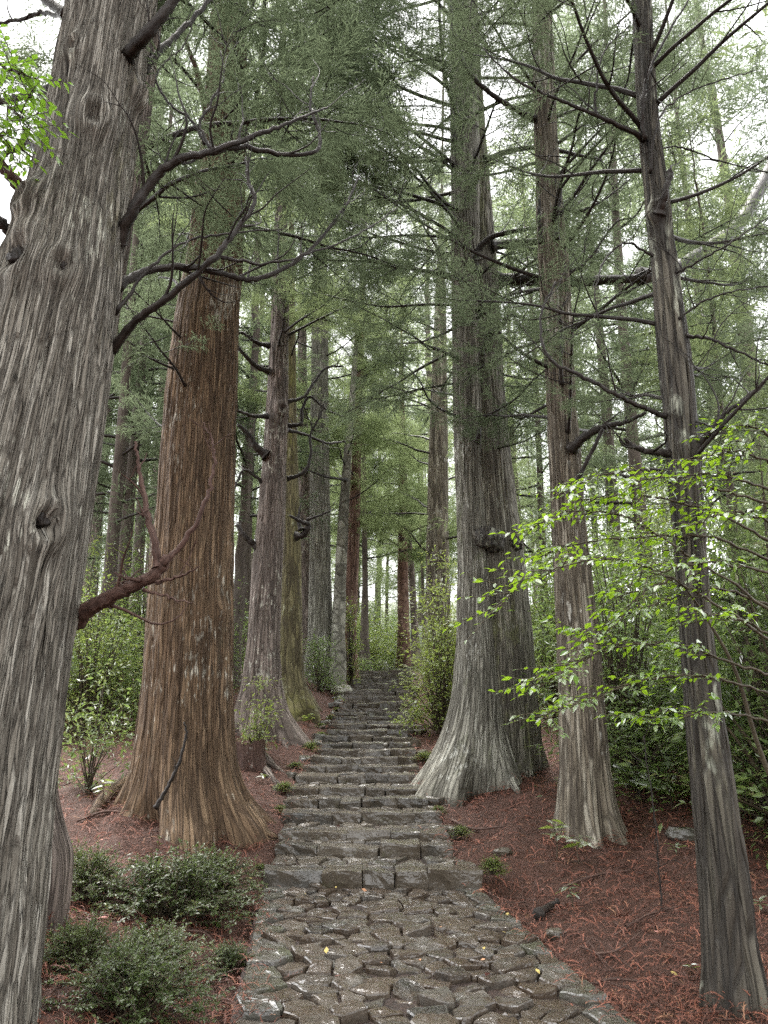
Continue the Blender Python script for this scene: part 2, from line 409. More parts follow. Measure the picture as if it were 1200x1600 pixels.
# rough blocks for the stairs
def box_template(xs, ys, zs):
    V, Q = [], []
    def face(a, b, fix, val, order):
        base = len(V)
        for q in b:
            for p_ in a:
                v = [0,0,0]; v[order[0]] = p_; v[order[1]] = q; v[order[2]] = val; V.append(v)
        na = len(a)
        for r_ in range(len(b)-1):
            for c_ in range(na-1):
                f = (base+r_*na+c_, base+r_*na+c_+1, base+(r_+1)*na+c_+1, base+(r_+1)*na+c_)
                Q.append(f if val > 0 else f[::-1])
    face(xs, ys, 2, 1, (0,1,2)); face(xs, ys, 2, -1, (0,1,2))
    face(ys, zs, 0, 1, (1,2,0)); face(ys, zs, 0, -1, (1,2,0))
    face(zs, xs, 1, 1, (2,0,1)); face(zs, xs, 1, -1, (2,0,1))
    V = np.array(V, float); u, inv = np.unique(np.round(V, 5), axis=0, return_inverse=True); inv = inv.ravel()
    return u, inv[np.array(Q)]
BOX_A = box_template([-1,-.86,-.5,-.12,.25,.6,.88,1], [-1,-.8,-.3,.4,1], [-1,0,.66,1])
BOX_B = box_template([-1,-.7,0,.7,1], [-1,-.6,.3,1], [-1,.4,1])
def block(name, c, half, parent, mat, rs, tpl=BOX_A, rnd=.02, amp=.018, rotz=0., tilt=(0,0), skew=0.):
    U, Q = tpl; half = np.array(half); V = U*half; r = min(rnd, half.min()*.8)
    inner = np.clip(V, -half+r, half-r); dv = V-inner; l = np.linalg.norm(dv, axis=1)[:,None]
    V = inner+np.where(l > 0, dv/np.maximum(l, 1e-9)*r, 0)
    ph = rs.rand(3)*90
    for fr, am in ((4.5, 1.0), (13, .55), (30, .25)):
        V = V + np.stack([vnoise(V*fr+ph+k*31) for k in range(3)], -1)*amp*am*np.array([1,1,.7])
    V[:,0] += V[:,1]*skew
    o = link(name, mesh(name, V, Q, smooth=False), parent, mat)
    o.location = c; o.rotation_euler = (tilt[0], tilt[1], rotz); return o

# core of the stairs: a stepped soil body
V, Q = [], []
for i, (D, Z, xl, xr) in enumerate(STEPS):
    D2 = STEPS[i+1][0] if i+1 < len(STEPS) else D+6
    xl2, xr2 = (STEPS[i+1][2], STEPS[i+1][3]) if i+1 < len(STEPS) else (xl, xr)
    b = len(V); z0 = (STEPS[i-1][1] if i else 0)-.3
    V += [(xl+.03, D+.12, z0), (xr-.03, D+.12, z0), (xr-.03, D+.12, Z-.035), (xl+.03, D+.12, Z-.035), (xr2-.03, D2+.125, Z-.035), (xl2+.03, D2+.125, Z-.035), (xl+.03, D2+.125, z0), (xr-.03, D2+.125, z0)]
    Q += [(b,b+1,b+2,b+3), (b+3,b+2,b+4,b+5), (b,b+3,b+5,b+6), (b+1,b+7,b+4,b+2)]
stair = tag(link('stone_stairs', mesh('stone_stairs', V, Q, smooth=False), None, m_soil), 'long flight of worn wet stone steps climbing through the cedars', kind='structure')
rs = np.random.RandomState(8)
for i, (D, Z, xl, xr) in enumerate(STEPS):
    zlow = (STEPS[i-1][1] if i else 0)
    Dn = STEPS[i+1][0] if i+1 < len(STEPS) else D+1.2
    tread = Dn-D; h = Z-zlow
    wmean = .40 if i < 8 else .50
    k = max(3, int((xr-xl)/wmean+rs.uniform(-.7,.9)))
    cuts = np.sort(np.concatenate([[0,1], (np.arange(1,k)+rs.uniform(-.42,.42,k-1))/k])); cuts = xl+(xr-xl)*cuts
    near = i < 14
    bd = min(tread*.62, .34) if i < 12 else min(tread+.04, .5)
    for a, b in zip(cuts[:-1], cuts[1:]):
        hz = (h+.07)/2; dz = rs.normal(0, .010)+(.012 if rs.rand() < .2 else 0); dy = rs.normal(0, .022)
        dd = bd*rs.uniform(.85, 1.15)
        block('step_stone', ((a+b)/2, D+dd/2+dy, Z-hz+dz), ((b-a)/2+.004, dd/2, hz), stair, m_step, rs, BOX_A if near else BOX_B, .016, .022 if near else .018, rs.normal(0,.06), (rs.normal(0,.03), rs.normal(0,.035)))
    # tread stones behind the nosing on the near steps
    if i < 12:
        y0, y1 = D+bd*.93, Dn+.05
        if y1-y0 > .1:
            pp = []
            for t in range(400):
                x, y = rs.uniform(xl+.05, xr-.05), rs.uniform(y0, y1)
                if all((x-a)**2+(y-b)**2 > .19**2 for a, b in pp): pp.append((x, y))
            if len(pp) > 3:
                for poly in cells(pp, [(xl, y0), (xr, y0), (xr, y1), (xl, y1)]):
                    if poly is None: continue
                    slab('tread_stone', poly, Z+rs.normal(-.012, .010), stair, m_step, rs, .008, .07, .06, .012, .06)
# odd stones lining the edges of the stairs
for i in range(0, 31):
    D, Z, xl, xr = STEPS[i]
    for s in (-1, 1):
        if rs.rand() < .55:
            x = (xl-.08 if s < 0 else xr+.09)+rs.normal(0,.03)
            hx, hy, hz = rs.uniform(.07,.15), rs.uniform(.1,.2), rs.uniform(.05,.09)
            block('edge_stone', (x, D+rs.uniform(.0,.35), Z-.06+rs.normal(0,.02)), (hx, hy, hz), stair, m_step if s > 0 else m_kerb, rs, BOX_B, .04, .03, rs.uniform(-.6,.6), (rs.normal(0,.1), rs.normal(0,.1)))
# ------------------------------------------------------------------ bark and foliage materials
b_grey  = mat_bark('grey fibrous bark', (.070,.060,.047), (.205,.187,.155), (.40,.38,.33), (.50,.50,.42), .40, 12, (.125,.120,.050), .40, 52, .8, .9, .028, .22)
b_red   = mat_bark('red brown cedar bark', (.054,.033,.019), (.150,.096,.056), (.250,.172,.106), (.44,.41,.34), .44, 14, (.105,.098,.062), .42, 30, .8, .55, .035, .24)
b_mauve = mat_bark('mauve grey bark', (.060,.046,.039), (.150,.120,.100), (.26,.215,.19), (.46,.45,.38), .40, 14, (.10,.088,.035), .16, 30, .8, .5, .04, .28)
b_moss  = mat_bark('mossy olive bark', (.045,.035,.020), (.110,.095,.045), (.17,.15,.08), (.36,.36,.24), .26, 9, (.105,.105,.020), .62, 28, .85, .5, .05, .28)
b_pale  = mat_bark('pale lichened bark', (.075,.068,.054), (.195,.185,.150), (.34,.33,.28), (.46,.46,.41), .40, 15, (.095,.115,.045), .40, 30, .8, .5, .045, .30)
b_flaky = mat_bark('flaky white patched bark', (.060,.048,.036), (.180,.152,.112), (.35,.32,.26), (.50,.49,.44), .46, 9, (.085,.095,.04), .20, 24, .8, .75, .06, .25)
b_dark  = mat_bark('dark wet bark', (.016,.013,.010), (.056,.047,.036), (.135,.122,.092), (.34,.35,.28), .46, 7, (.055,.065,.022), .30, 24, .65, .8, .06, .30)
b_rust  = mat_bark('rust red bark', (.070,.036,.026), (.155,.088,.064), (.22,.15,.115), (.40,.34,.28), .20, 8, (.08,.07,.03), .08, 28, .85, .5, .04, .3)
b_far   = mat_bark('distant dark bark', (.030,.024,.020), (.085,.068,.056), (.14,.12,.10), (.24,.24,.20), .22, 8, (.05,.055,.025), .15, 24, .85, .4, .05, .3, plates=False)
b_limb  = mat_bark('wet black branch bark', (.008,.006,.005), (.020,.015,.012), (.042,.032,.026), (.14,.14,.11), .10, 12, (.05,.055,.02), .12, 40, .55, .6, .15, .5, plates=False)
b_dead  = mat_bark('reddish dead branch bark', (.022,.013,.010), (.075,.040,.030), (.15,.095,.075), (.30,.27,.24), .18, 10, (.05,.045,.02), .05, 40, .7, .7, .12, .5, plates=False)
m_cedar = mat_leaf('cedar foliage', (.037,.055,.034), (.094,.116,.067), .50, nscale=.7)
m_cedar2= mat_leaf('mist paled cedar foliage', (.066,.096,.044), (.138,.168,.078), .52, nscale=.5)  # cedar foliage in a paler colour that stands in for far mist
m_broad = mat_leaf('evergreen understorey leaf', (.044,.078,.022), (.108,.155,.040), .5, .32, .5, nscale=2)
m_broad2= mat_leaf('yellow green understorey leaf', (.080,.125,.022), (.160,.200,.042), .5, .35, .5, nscale=2)
m_box   = mat_leaf('small glossy shrub leaf', (.032,.054,.015), (.090,.120,.032), .35, .32, .55, nscale=6)
m_sap   = mat_leaf('bright sapling leaf', (.055,.135,.016), (.115,.225,.024), .58, .38, .28, tcol=(.46,.70,.04), vary=.8)
b_twin  = mat_bark('dark twin bark', (.055,.048,.038), (.150,.138,.108), (.25,.235,.19), (.40,.40,.33), .34, 14, (.125,.135,.045), .60, 30, .8, .6, .045, .3)
m_stem  = mat_plain('green brown stem', (.03,.022,.014), (.075,.06,.035), 60, .6)

# ------------------------------------------------------------------ trunks
def rows_world(rows, D):
    """(image row, left, right) read off the photograph at ground distance D -> heights, centres, radii"""
    o = []
    for y, a, b in rows:
        c = at((a+b)/2, y, D); o.append((c[2], c[0], size((b-a)/2, (a+b)/2, y, D)))
    o.sort(); return np.array(o)
def build_trunk(rows, D, zb, top=18., nth=160, dz=.05, ridge=.03, amp=.012, lobe=.25, lobeh=.4, flute=.05, knots=(), seed=0, nl=2.0, ydrift=0.):
    W = rows_world(rows, D); z, cx, r = W[:,0], W[:,1], W[:,2]
    zt = z[-1]; sl = np.clip((cx[-1]-cx[-2])/(z[-1]-z[-2]), -.05, .05)
    zvis = at(600, -120, D)[2]
    zz = np.concatenate([np.arange(zb-.3, max(zvis, zt)+.01, dz), np.arange(max(zvis, zt)+.3, top, .4)])
    X = np.interp(zz, z, cx)+np.where(zz > zt, (zz-zt)*sl, 0)
    rr = np.interp(zz, z, r); rr = np.where(zz > zt, r[-1]*np.clip(1-(zz-zt)/(top+.5-zt), .12, 1), rr)
    # smooth the interpolated outline a little
    for _ in range(6):
        X[1:-1] = (X[:-2]+2*X[1:-1]+X[2:])/4; rr[1:-1] = (rr[:-2]+2*rr[1:-1]+rr[2:])/4
    nf = int(nth*.66); hb = math.radians(112)      # finer columns on the side towards the path
    th = np.concatenate([np.linspace(-math.pi/2-hb, -math.pi/2+hb, nf, endpoint=False), np.linspace(-math.pi/2+hb, 1.5*math.pi-hb, max(12, int(nth*.12)), endpoint=False)]); nth = len(th)
    Zg, Tg = np.meshgrid(zz, th, indexing='ij'); Rg = np.broadcast_to(rr[:,None], Zg.shape).copy()
    ct, st = np.cos(Tg), np.sin(Tg); Rm = float(np.median(rr[zz < zvis]))
    fl = np.exp(-np.clip(Zg-zb, 0, None)/lobeh)
    lp = np.stack([ct*nl, st*nl, Zg*.25+seed*3.7], -1).reshape(-1,3)
    Rg *= 1+lobe*fl*vnoise(lp).reshape(Zg.shape)
    lp = np.stack([ct*2.6, st*2.6, Zg*.45+seed*7.1], -1).reshape(-1,3)
    Rg *= 1+flute*fbm(lp, 2).reshape(Zg.shape)
    U = np.zeros_like(Zg); disp = np.zeros_like(Zg)
    Uth = Tg.copy(); Uz = Zg.copy()
    for (kx, ky, rad, dep, pro) in knots:
        pk = at(kx, ky, D-Rm*.8); zk = pk[2]; xc = np.interp(zk, zz, X); rk = np.interp(zk, zz, rr)
        tk = -math.acos(np.clip((pk[0]-xc)/rk, -.99, .99))
        du = rk*((Tg-tk+math.pi) % (2*math.pi)-math.pi); dzk = Zg-zk
        rho = np.sqrt(du**2+(dzk*.75)**2)/rad
        disp += pro*np.exp(-((rho-.9)/.5)**2)-dep*np.exp(-(rho/.55)**2)+pro*.8*np.exp(-(rho/2.2)**2)
        Uth += -(du/rk)*np.exp(-(rho/1.3)**2)*.45
        Uz += np.exp(-(rho/1.0)**2)*vnoise(np.stack([du*40, dzk*40, 0*du], -1).reshape(-1,3)).reshape(Zg.shape)*.12
    B = np.stack([Rm*np.cos(Uth), Rm*np.sin(Uth), Uz+seed*11.3], -1).reshape(-1,3)
    Bw = B.copy(); wv = vnoise(B*np.array([1.6,1.6,.9])); wv2 = vnoise(B*np.array([7,7,1.6])+5)
    Bw[:,0] += .010*wv+.003*wv2; Bw[:,1] += .010*np.roll(wv, 1)-.003*wv2
    f = 1/ridge
    n1 = vnoise(Bw*np.array([f*.5,f*.5,f*.022])); n1b = vnoise(Bw*np.array([f*1.1,f*1.1,f*.05])+40)
    n2 = vnoise(Bw*np.array([f*1.9,f*1.9,f*.12])+8)
    pl = np.clip(np.abs(n1)*3.2, 0, 1)*.68+np.clip(np.abs(n1b)*2.6, 0, 1)*.32
    pat = .5+.5*vnoise(B*np.array([1.1,1.1,.5])+71)
    vis = np.where(Zg < zvis+.3, 1., .4)
    disp += amp*((pl*(.6+.8*pat)-.6)+.35*n2).reshape(Zg.shape)*vis
    Rg = Rg+disp
    Yc = D+ydrift*(zz-zb)
    V = np.stack([X[:,None]+Rg*ct, Yc[:,None]+Rg*st, Zg], -1).reshape(-1,3)
    nh = len(zz); i = np.arange(nh-1)[:,None]*nth; j = np.arange(nth)[None,:]; j2 = (j+1) % nth
    Q = np.stack([i+j, i+j2, i+nth+j2, i+nth+j], -1).reshape(-1,4)
    return V, Q, B, (zz, X, rr, Yc)

# ------------------------------------------------------------------ cedar sprays and limb kinds
def cordlet(P, d, L, wd, rs):
    """one scaly branchlet: a bent diamond"""
    n = len(P); s = np.cross(d, rs.normal(size=(n,3))); s /= np.linalg.norm(s, axis=1)[:,None]+1e-9
    mid = P+d*(L*.45)[:,None]; tip = P+d*L[:,None]+np.array([0,0,-1.])*(L*.18)[:,None]
    hw = (wd*.5)[:,None]
    return np.stack([P, mid+s*hw, tip, mid-s*hw], 1)
def norm(v): return v/(np.linalg.norm(v, axis=-1, keepdims=True)+1e-9)
def make_spray(seed, nsec=13, nc=7):
    rs = np.random.RandomState(seed); out = []; twig = []
    for k in range(nsec):
        t = .04+.92*k/(nsec-1); p0 = np.array([t, .03*math.sin(t*5+seed), -.10*t*t]); sg = 1 if k % 2 else -1
        a = math.radians(rs.uniform(30,62)); d = np.array([math.cos(a), sg*math.sin(a), rs.normal(-.05,.35)]); d /= np.linalg.norm(d)
        L = (.50*(1-.62*t)+.10)*rs.uniform(.7,1.2)
        tt = np.linspace(.12, 1, nc); P = p0+d*L*tt[:,None]; P[:,2] -= .12*L*tt**2
        dd = norm(d+rs.normal(0,.42,(nc,3))+np.array([.15,0,-.12]))
        out.append(cordlet(P, dd, rs.uniform(.13,.24,nc), rs.uniform(.020,.034,nc), rs))
        pe = p0+d*L; s = np.cross(d, [0,0,1]); s = s/np.linalg.norm(s)*.004
        twig.append(np.stack([p0-s, p0+s, pe+s*.4, pe-s*.4])[None])
    nc2 = 9; tt = np.linspace(.3, 1, nc2); P = np.stack([tt, .03*np.sin(tt*5+seed), -.10*tt*tt], -1)
    out.append(cordlet(P, norm(np.array([.8,0,-.1])+rs.normal(0,.4,(nc2,3))), rs.uniform(.14,.24,nc2), rs.uniform(.02,.034,nc2), rs))
    return np.concatenate(out+twig)           # (M,4,3)
SPRAYS = [make_spray(s) for s in range(5)]
def orient(d, rs, roll=.5):
    d = d/np.linalg.norm(d); s = np.cross([0,0,1.], d); s /= np.linalg.norm(s)+1e-9; u = np.cross(d, s)
    a = rs.normal(0, roll); s2 = s*math.cos(a)+u*math.sin(a); u2 = -s*math.sin(a)+u*math.cos(a)
    return np.stack([d, s2, u2], 0)           # rows: local axes
def wander(p, d, L, n, rs, wob=.12, lift=0.):
    P = [np.array(p, float)]; d = np.array(d, float); d /= np.linalg.norm(d)
    for k in range(n):
        d = d+rs.normal(0, wob, 3)+np.array([0,0,lift]); d /= np.linalg.norm(d); P.append(P[-1]+d*L/n)
    return np.array(P)
def gen_limb(seed, L=3.0, nsub=10, spread=.42, sag=-.10, lift=.07, leaf=1.0, s0=.30, r0=.040, spl=(.34,.58)):
    rs = np.random.RandomState(seed); wood = MB(); fol = []
    A = wander((0,0,0), (1,0,rs.uniform(.05,.3)+(-sag)), L, 10, rs, .09, sag*.3)
    A[:,2] += lift*L*np.linspace(0,1,11)**3
    As = smooth_pts(A, 20); wood.add(*tube(As, np.linspace(r0, .006, 20), 6))
    stems = [(As[10:], 1.0)]
    for k in range(nsub):
        t = s0+(1-s0)*(k+rs.uniform(.1,.9))/nsub; i = min(int(t*19), 18); d0 = As[i+1]-As[i]; d0 /= np.linalg.norm(d0)
        sg = 1 if k % 2 else -1; side = np.array([-d0[1], d0[0], 0])*sg
        a = rs.uniform(.6, 1.15); d = d0*math.cos(a)+side*math.sin(a)+np.array([0,0,rs.normal(0,.35)])
        l = L*spread*(1.15-.65*t)*rs.uniform(.6,1.15)
        S = smooth_pts(wander(As[i], d, l, 5, rs, .16, .05), 9); wood.add(*tube(S, np.linspace(r0*.42*(1.2-t), .003, 9), 5, False))
        stems.append((S[2:], l/L))
    for S, q in stems:
        seg = np.linalg.norm(np.diff(S, axis=0), axis=1).sum(); m = max(2, int(seg/.14*leaf))
        for k in range(m):
            t = (k+rs.rand())/m; x = t*(len(S)-1); i = min(int(x), len(S)-2); p = S[i]+(S[i+1]-S[i])*(x-i)
            d = S[i+1]-S[i]; d = d/np.linalg.norm(d); sg = 1 if k % 2 else -1
            d = d*.7+np.array([-d[1], d[0], 0])*sg*rs.uniform(.2,.8)*(1-.6*t)+np.array([0,0,rs.uniform(-.55,.25)])
            fol.append(SPRAYS[rs.randint(5)]@orient(d, rs, .6)*rs.uniform(*spl)+p)
    if fol:
        Fq = np.concatenate(fol); V = Fq.reshape(-1,3); Q = np.arange(len(V)).reshape(-1,4)
        fm = mesh('foliage', V, Q, smooth=False)
    else: fm = None
    return wood.build('limb'), fm
def gen_bare(seed, L=2.4, r0=.04, up=.12, nsub=6, wob=.22):
    rs = np.random.RandomState(seed); wood = MB()
    A = smooth_pts(wander((0,0,0), (1,0,rs.uniform(-.25,.2)), L, 8, rs, wob, up), 22); wood.add(*tube(A, np.linspace(r0, .005, 22)*(1+.12*rs.normal(size=22)), 6))
    for k in range(nsub):
        i = rs.randint(4, 20); d0 = A[i+1]-A[i]; d0 /= np.linalg.norm(d0)
        d = d0+rs.normal(0,.75,3)+np.array([0,0,.25]); l = L*rs.uniform(.15,.45)
        S = smooth_pts(wander(A[i], d, l, 5, rs, .25, up*.8), 11); wood.add(*tube(S, np.linspace(r0*.4, .0025, 11), 5, False))
        if rs.rand() < .7:
            j = rs.randint(3,9); S2 = smooth_pts(wander(S[j], (S[j+1]-S[j])/np.linalg.norm(S[j+1]-S[j])+rs.normal(0,.6,3), l*.6, 4, rs, .25, .1), 8)
            wood.add(*tube(S2, np.linspace(r0*.2, .002, 8), 4, False))
    return wood.build('limb'), None
def setm(pair, fm_mat, wm=None):
    pair[0].materials.append(wm or b_limb)
    if pair[1]: pair[1].materials.append(fm_mat)
    return pair
DENSE  = [setm(gen_limb(100+k, leaf=1.1, nsub=11), m_cedar) for k in range(6)]
AIRY   = [setm(gen_limb(200+k, nsub=9, leaf=.6, spread=.5, spl=(.3,.5), r0=.034, lift=.16), m_cedar) for k in range(6)]
LIGHT  = [setm(gen_limb(300+k, leaf=.75, spl=(.45,.75)), m_cedar2) for k in range(4)]
FARL   = [setm(gen_limb(400+k, nsub=8, leaf=.55, spl=(.55,.9)), m_cedar) for k in range(4)]
BARE   = [setm(gen_bare(500+k), None) for k in range(8)]
def put_limb(root, kind, P, az, pitch, scale, rs, roll=0.):
    w_, f_ = kind[rs.randint(len(kind))]
    o = link('limb', w_, root); M = Matrix.Rotation(az, 4, 'Z') @ Matrix.Rotation(-pitch, 4, 'Y') @ Matrix.Rotation(roll, 4, 'X')
    o.matrix_local = Matrix.Translation(Vector(P)-root.location) @ M @ Matrix.Diagonal((scale, scale*(1 if rs.rand() < .5 else -1), scale, 1))
    if f_:
        c = link('foliage', f_, o); c['kind'] = 'stuff'
    return o
# ------------------------------------------------------------------ the named trees
def tree(name, label, D, rows, mat, group=None, second=None, **kw):
    W = rows_world(rows, D); zb = None
    xb, rb = W[0,1], W[0,2]
    zb = gz(xb, D-rb*.5)
    root = thing(name, label, 'tree', (xb, D, zb), group)
    V, Q, B, info = build_trunk(rows, D, zb-.1, **kw)
    link('trunk', mesh('trunk', V-np.array([xb, D, zb]), Q, None, {'bk': B}), root, mat)
    return root, info
def tpos(info, z):
    zz, X, rr, Yc = info
    return np.array([np.interp(z, zz, X), np.interp(z, zz, Yc), z]), float(np.interp(z, zz, rr))
def crown(root, info, kind, n, z0, z1, sc0, sc1, rs, az=None, p0=-.2, p1=.35):
    for k in range(n):
        t = (k+rs.rand())/n; z = z0+(z1-z0)*t; c, r = tpos(info, z)
        a = rs.uniform(0, 2*math.pi) if az is None else math.radians(rs.uniform(*az))
        P = c+np.array([math.cos(a), math.sin(a), 0])*r*.7
        put_limb(root, kind, P, a, rs.uniform(p0, p1), sc0+(sc1-sc0)*t+rs.uniform(-.1,.1), rs, rs.normal(0,.25))
def branch(root, pts, w0, w1, mat=b_limb, twigs=4, seed=0, name='limb', k=8, wob=.004, tl=(.25,.7), knob=.06):
    """a limb followed from the photograph: (px, py, distance) points"""
    rs = np.random.RandomState(900+seed)
    P = np.array([at(x, y, Y) for x, y, Y in pts]); n = max(14, 7*len(pts)); P = smooth_pts(P, n)
    P[1:-1] += rs.normal(0, wob, (n-2, 3))
    r0 = size(w0/2, pts[0][0], pts[0][1], pts[0][2]); r1 = size(w1/2, pts[-1][0], pts[-1][1], pts[-1][2])
    mb = MB(); r = np.linspace(r0, r1, n)*(1+knob*rs.normal(size=n)); r[:3] *= np.array([1.5,1.25,1.1]); mb.add(*tube(P, r, k))
    for q in range(twigs):
        i = rs.randint(n//5, n-2); d = P[i+1]-P[i]; d /= np.linalg.norm(d)
        d = d*.8+rs.normal(0,.55,3)+np.array([0,0,.25]); L = rs.uniform(*tl)
        S = smooth_pts(wander(P[i], d, L, 5, rs, .22, .06), 12); mb.add(*tube(S, np.linspace(min(r[i]*.5, .012), .0018, 12), 5, False))
        if rs.rand() < .7:
            j = rs.randint(4,10); S2 = smooth_pts(wander(S[j], S[j+1]-S[j]+rs.normal(0,.04,3), L*.5, 4, rs, .2, .1), 8)
            mb.add(*tube(S2, np.linspace(.004, .0014, 8), 4, False))
    me = mb.build(name); me.transform(Matrix.Translation(-root.location))
    return link(name, me, root, mat), P
def root_arm(root, pts, w0, w1, mat):
    P = np.array([on_ground(x, y) for x, y in pts]); P[:,2] += np.linspace(.10, -.02, len(P)); P = smooth_pts(P, 16)
    Y = P[0][1]; r = np.linspace(size(w0/2, 600, 1200, Y), size(w1/2, 600, 1200, P[-1][1]), 16)
    mb = MB(); mb.add(*tube(P, r*(1+.1*R.normal(size=16)), 10)); me = mb.build('root'); me.transform(Matrix.Translation(-root.location))
    return link('root', me, root, mat)
RS = np.random.RandomState(21)

# left giant, nearest the camera
T1, i1 = tree('cedar_tree', 'huge grey fibrous cedar trunk cut by the left edge of the picture', 4.0,
  [(-60,124,248),(0,113,240),(100,95,223),(200,75,210),(300,52,200),(400,22,188),(470,-2,181),(600,-40,164),(800,-95,134),(1000,-140,106),(1200,-190,80),(1400,-225,58),(1600,-250,38),(1700,-262,28)], b_grey,
  nth=640, dz=.034, ridge=.026, amp=.024, lobe=.10, flute=.05, top=16, seed=1,
  knots=[(140,172,.075,.055,.035),(62,815,.085,.085,.035),(98,418,.07,.04,.03),(30,400,.12,.07,.03),(112,66,.05,.04,.03),(195,95,.05,.0,.04),(45,310,.07,.0,.05)])
# second trunk right behind it
T1b, i1b = tree('cedar_tree', 'grey trunk half hidden behind the huge left cedar, its flared foot showing', 5.7,
  [(-60,200,262),(0,192,254),(200,166,231),(400,136,198),(600,98,168),(800,66,142),(1000,30,112),(1150,2,92),(1230,-8,84),(1290,-18,98),(1335,-28,114)], b_mauve, nth=160, dz=.04, ridge=.03, amp=.014, lobe=.12, top=16, seed=2)
# big red brown cedar
T2, i2 = tree('cedar_tree', 'massive red brown cedar left of the stairs with white flecked bark', 9.7,
  [(-60,336,388),(0,332,386),(100,326,385),(200,318,385),(300,306,381),(400,296,378),(500,276,372),(600,264,370),(700,254,367),(800,246,365),(900,236,364),(1000,230,363),(1100,223,362),(1180,212,367),(1230,202,376),(1270,192,392),(1310,180,408)], b_red,
  nth=340, dz=.055, ridge=.034, amp=.026, lobe=.55, lobeh=.36, nl=3.2, top=24, seed=3, knots=[(341,955,.09,-.06,.02)])
T3, i3 = tree('cedar_tree', 'mauve grey tree with bare crooked limbs, third trunk up the left side', 14.8,
  [(250,434,447),(350,430,448),(450,426,449),(500,425,450),(600,418,450),(700,411,448),(800,403,446),(900,393,441),(1000,386,438),(1070,376,440),(1110,368,446),(1140,358,458),(1165,350,468)], b_mauve,
  nth=150, dz=.05, ridge=.04, amp=.026, lobe=.4, lobeh=.5, top=20, seed=4, knots=[(440,640,.09,.05,.05),(436,905,.08,-.05,.0)])
T3b, i3b = tree('cedar_tree', 'olive mossy trunk close behind the mauve grey tree', 17.5,
  [(450,450,461),(600,448,463),(700,447,465),(800,445,468),(900,440,471),(1000,438,472),(1060,436,476),(1090,432,486),(1112,427,500)], b_moss,
  nth=110, dz=.07, ridge=.04, amp=.016, lobe=.4, lobeh=.5, top=20, seed=5)
T4b, i4b = tree('cedar_tree', 'pale grey trunk between the mossy trunk and the lichened twin', 26,
  [(500,466,478),(650,465,481),(800,466,486),(900,467,488),(1000,465,491),(1045,460,494)], b_mauve, nth=70, dz=.12, ridge=.05, amp=.015, lobe=.3, top=22, seed=6)
T4, i4 = tree('cedar_tree', 'grey lichened trunk beside the leaning stem near the top of the stairs', 23.5,
  [(400,489,511),(500,487,513),(600,486,513),(700,485,514),(800,484,516),(900,484,517),(1000,481,521),(1040,474,528)], b_pale, nth=90, dz=.1, ridge=.05, amp=.02, lobe=.35, top=24, seed=7)
T5, i5 = tree('cedar_tree', 'slender pale green stem leaning right against the lichened trunk', 23.2,
  [(560,551,559),(640,544,554),(700,538,550),(800,529,545),(900,523,541),(1000,517,539),(1045,512,542)], b_pale, nth=70, dz=.1, ridge=.05, amp=.015, lobe=.3, top=17, seed=8)
T6, i6 = tree('cedar_tree', 'rust red cedar trunk at the left top of the stairs', 26,
  [(500,560,570),(600,556,567),(700,551,565),(800,545,563),(900,538,560),(1000,530,557),(1045,523,561)], b_rust, nth=80, dz=.1, ridge=.06, amp=.02, lobe=.35, top=25, seed=9)
# the great right tree: two grown together
T7, i7 = tree('cedar_tree', 'great pale grey twin trunked cedar right of the stairs with spreading foot', 12.0,
  [(-60,703,733),(0,703,738),(100,703,745),(200,704,748),(300,705,750),(400,706,750),(500,707,751),(600,708,754),(700,710,757),(800,713,762),(900,716,768),(1000,715,776),(1080,707,786),(1130,696,792),(1165,684,800),(1195,668,808),(1230,650,816)], b_pale,
  nth=300, dz=.06, ridge=.034, amp=.022, lobe=.5, lobeh=.45, nl=3.0, top=24, seed=10, knots=[(742,460,.05,.04,.03),(750,405,.06,.03,.04)])
V, Q, B, i7b = build_trunk([(-60,715,742),(100,718,750),(300,720,766),(400,720,775),(500,718,781),(600,720,787),(700,722,797),(800,728,808),(900,732,820),(1000,735,830),(1100,738,836),(1170,738,842),(1215,730,852)], 12.22, gz(2.0,12.2)-.1,
  nth=220, dz=.055, ridge=.034, amp=.024, lobe=.35, lobeh=.5, top=18, seed=12)
link('trunk', mesh('trunk', V-np.array(T7.location), Q, None, {'bk': B}), T7, b_twin)
T8, i8 = tree('cedar_tree', 'slim tree with flaky white patched bark rising from red needles', 9.3,
  [(-60,832,858),(0,832,860),(100,833,865),(200,835,870),(300,838,876),(400,842,885),(500,848,892),(600,853,898),(700,858,905),(800,863,911),(900,868,922),(1000,872,934),(1100,874,942),(1200,875,952),(1270,873,962),(1310,870,974),(1340,862,988)], b_flaky,
  nth=220, dz=.04, ridge=.030, amp=.024, lobe=.35, lobeh=.25, nl=3, top=17, seed=13)
T9, i9 = tree('cedar_tree', 'dark wet trunk with pale lichen patches, nearest on the right', 5.2,
  [(-60,984,1012),(0,988,1017),(100,992,1022),(200,998,1030),(300,1008,1044),(400,1018,1055),(500,1026,1069),(600,1035,1082),(700,1043,1090),(800,1051,1098),(900,1058,1105),(1000,1065,1113),(1100,1072,1126),(1200,1080,1141),(1300,1088,1156),(1400,1095,1173),(1480,1098,1184),(1530,1096,1198),(1560,1092,1206)], b_dark,
  nth=240, dz=.032, ridge=.024, amp=.016, lobe=.35, lobeh=.2, nl=3, top=13, seed=14, knots=[(1027,330,.05,.0,.03),(1088,700,.04,.0,.02)])
T10, i10 = tree('cedar_tree', 'white flecked trunk half hidden behind the great twin cedar', 25,
  [(600,674,699),(715,670,700),(800,668,700),(900,666,702),(1040,660,708)], b_flaky, nth=80, dz=.1, ridge=.06, amp=.02, lobe=.3, top=22, seed=15)
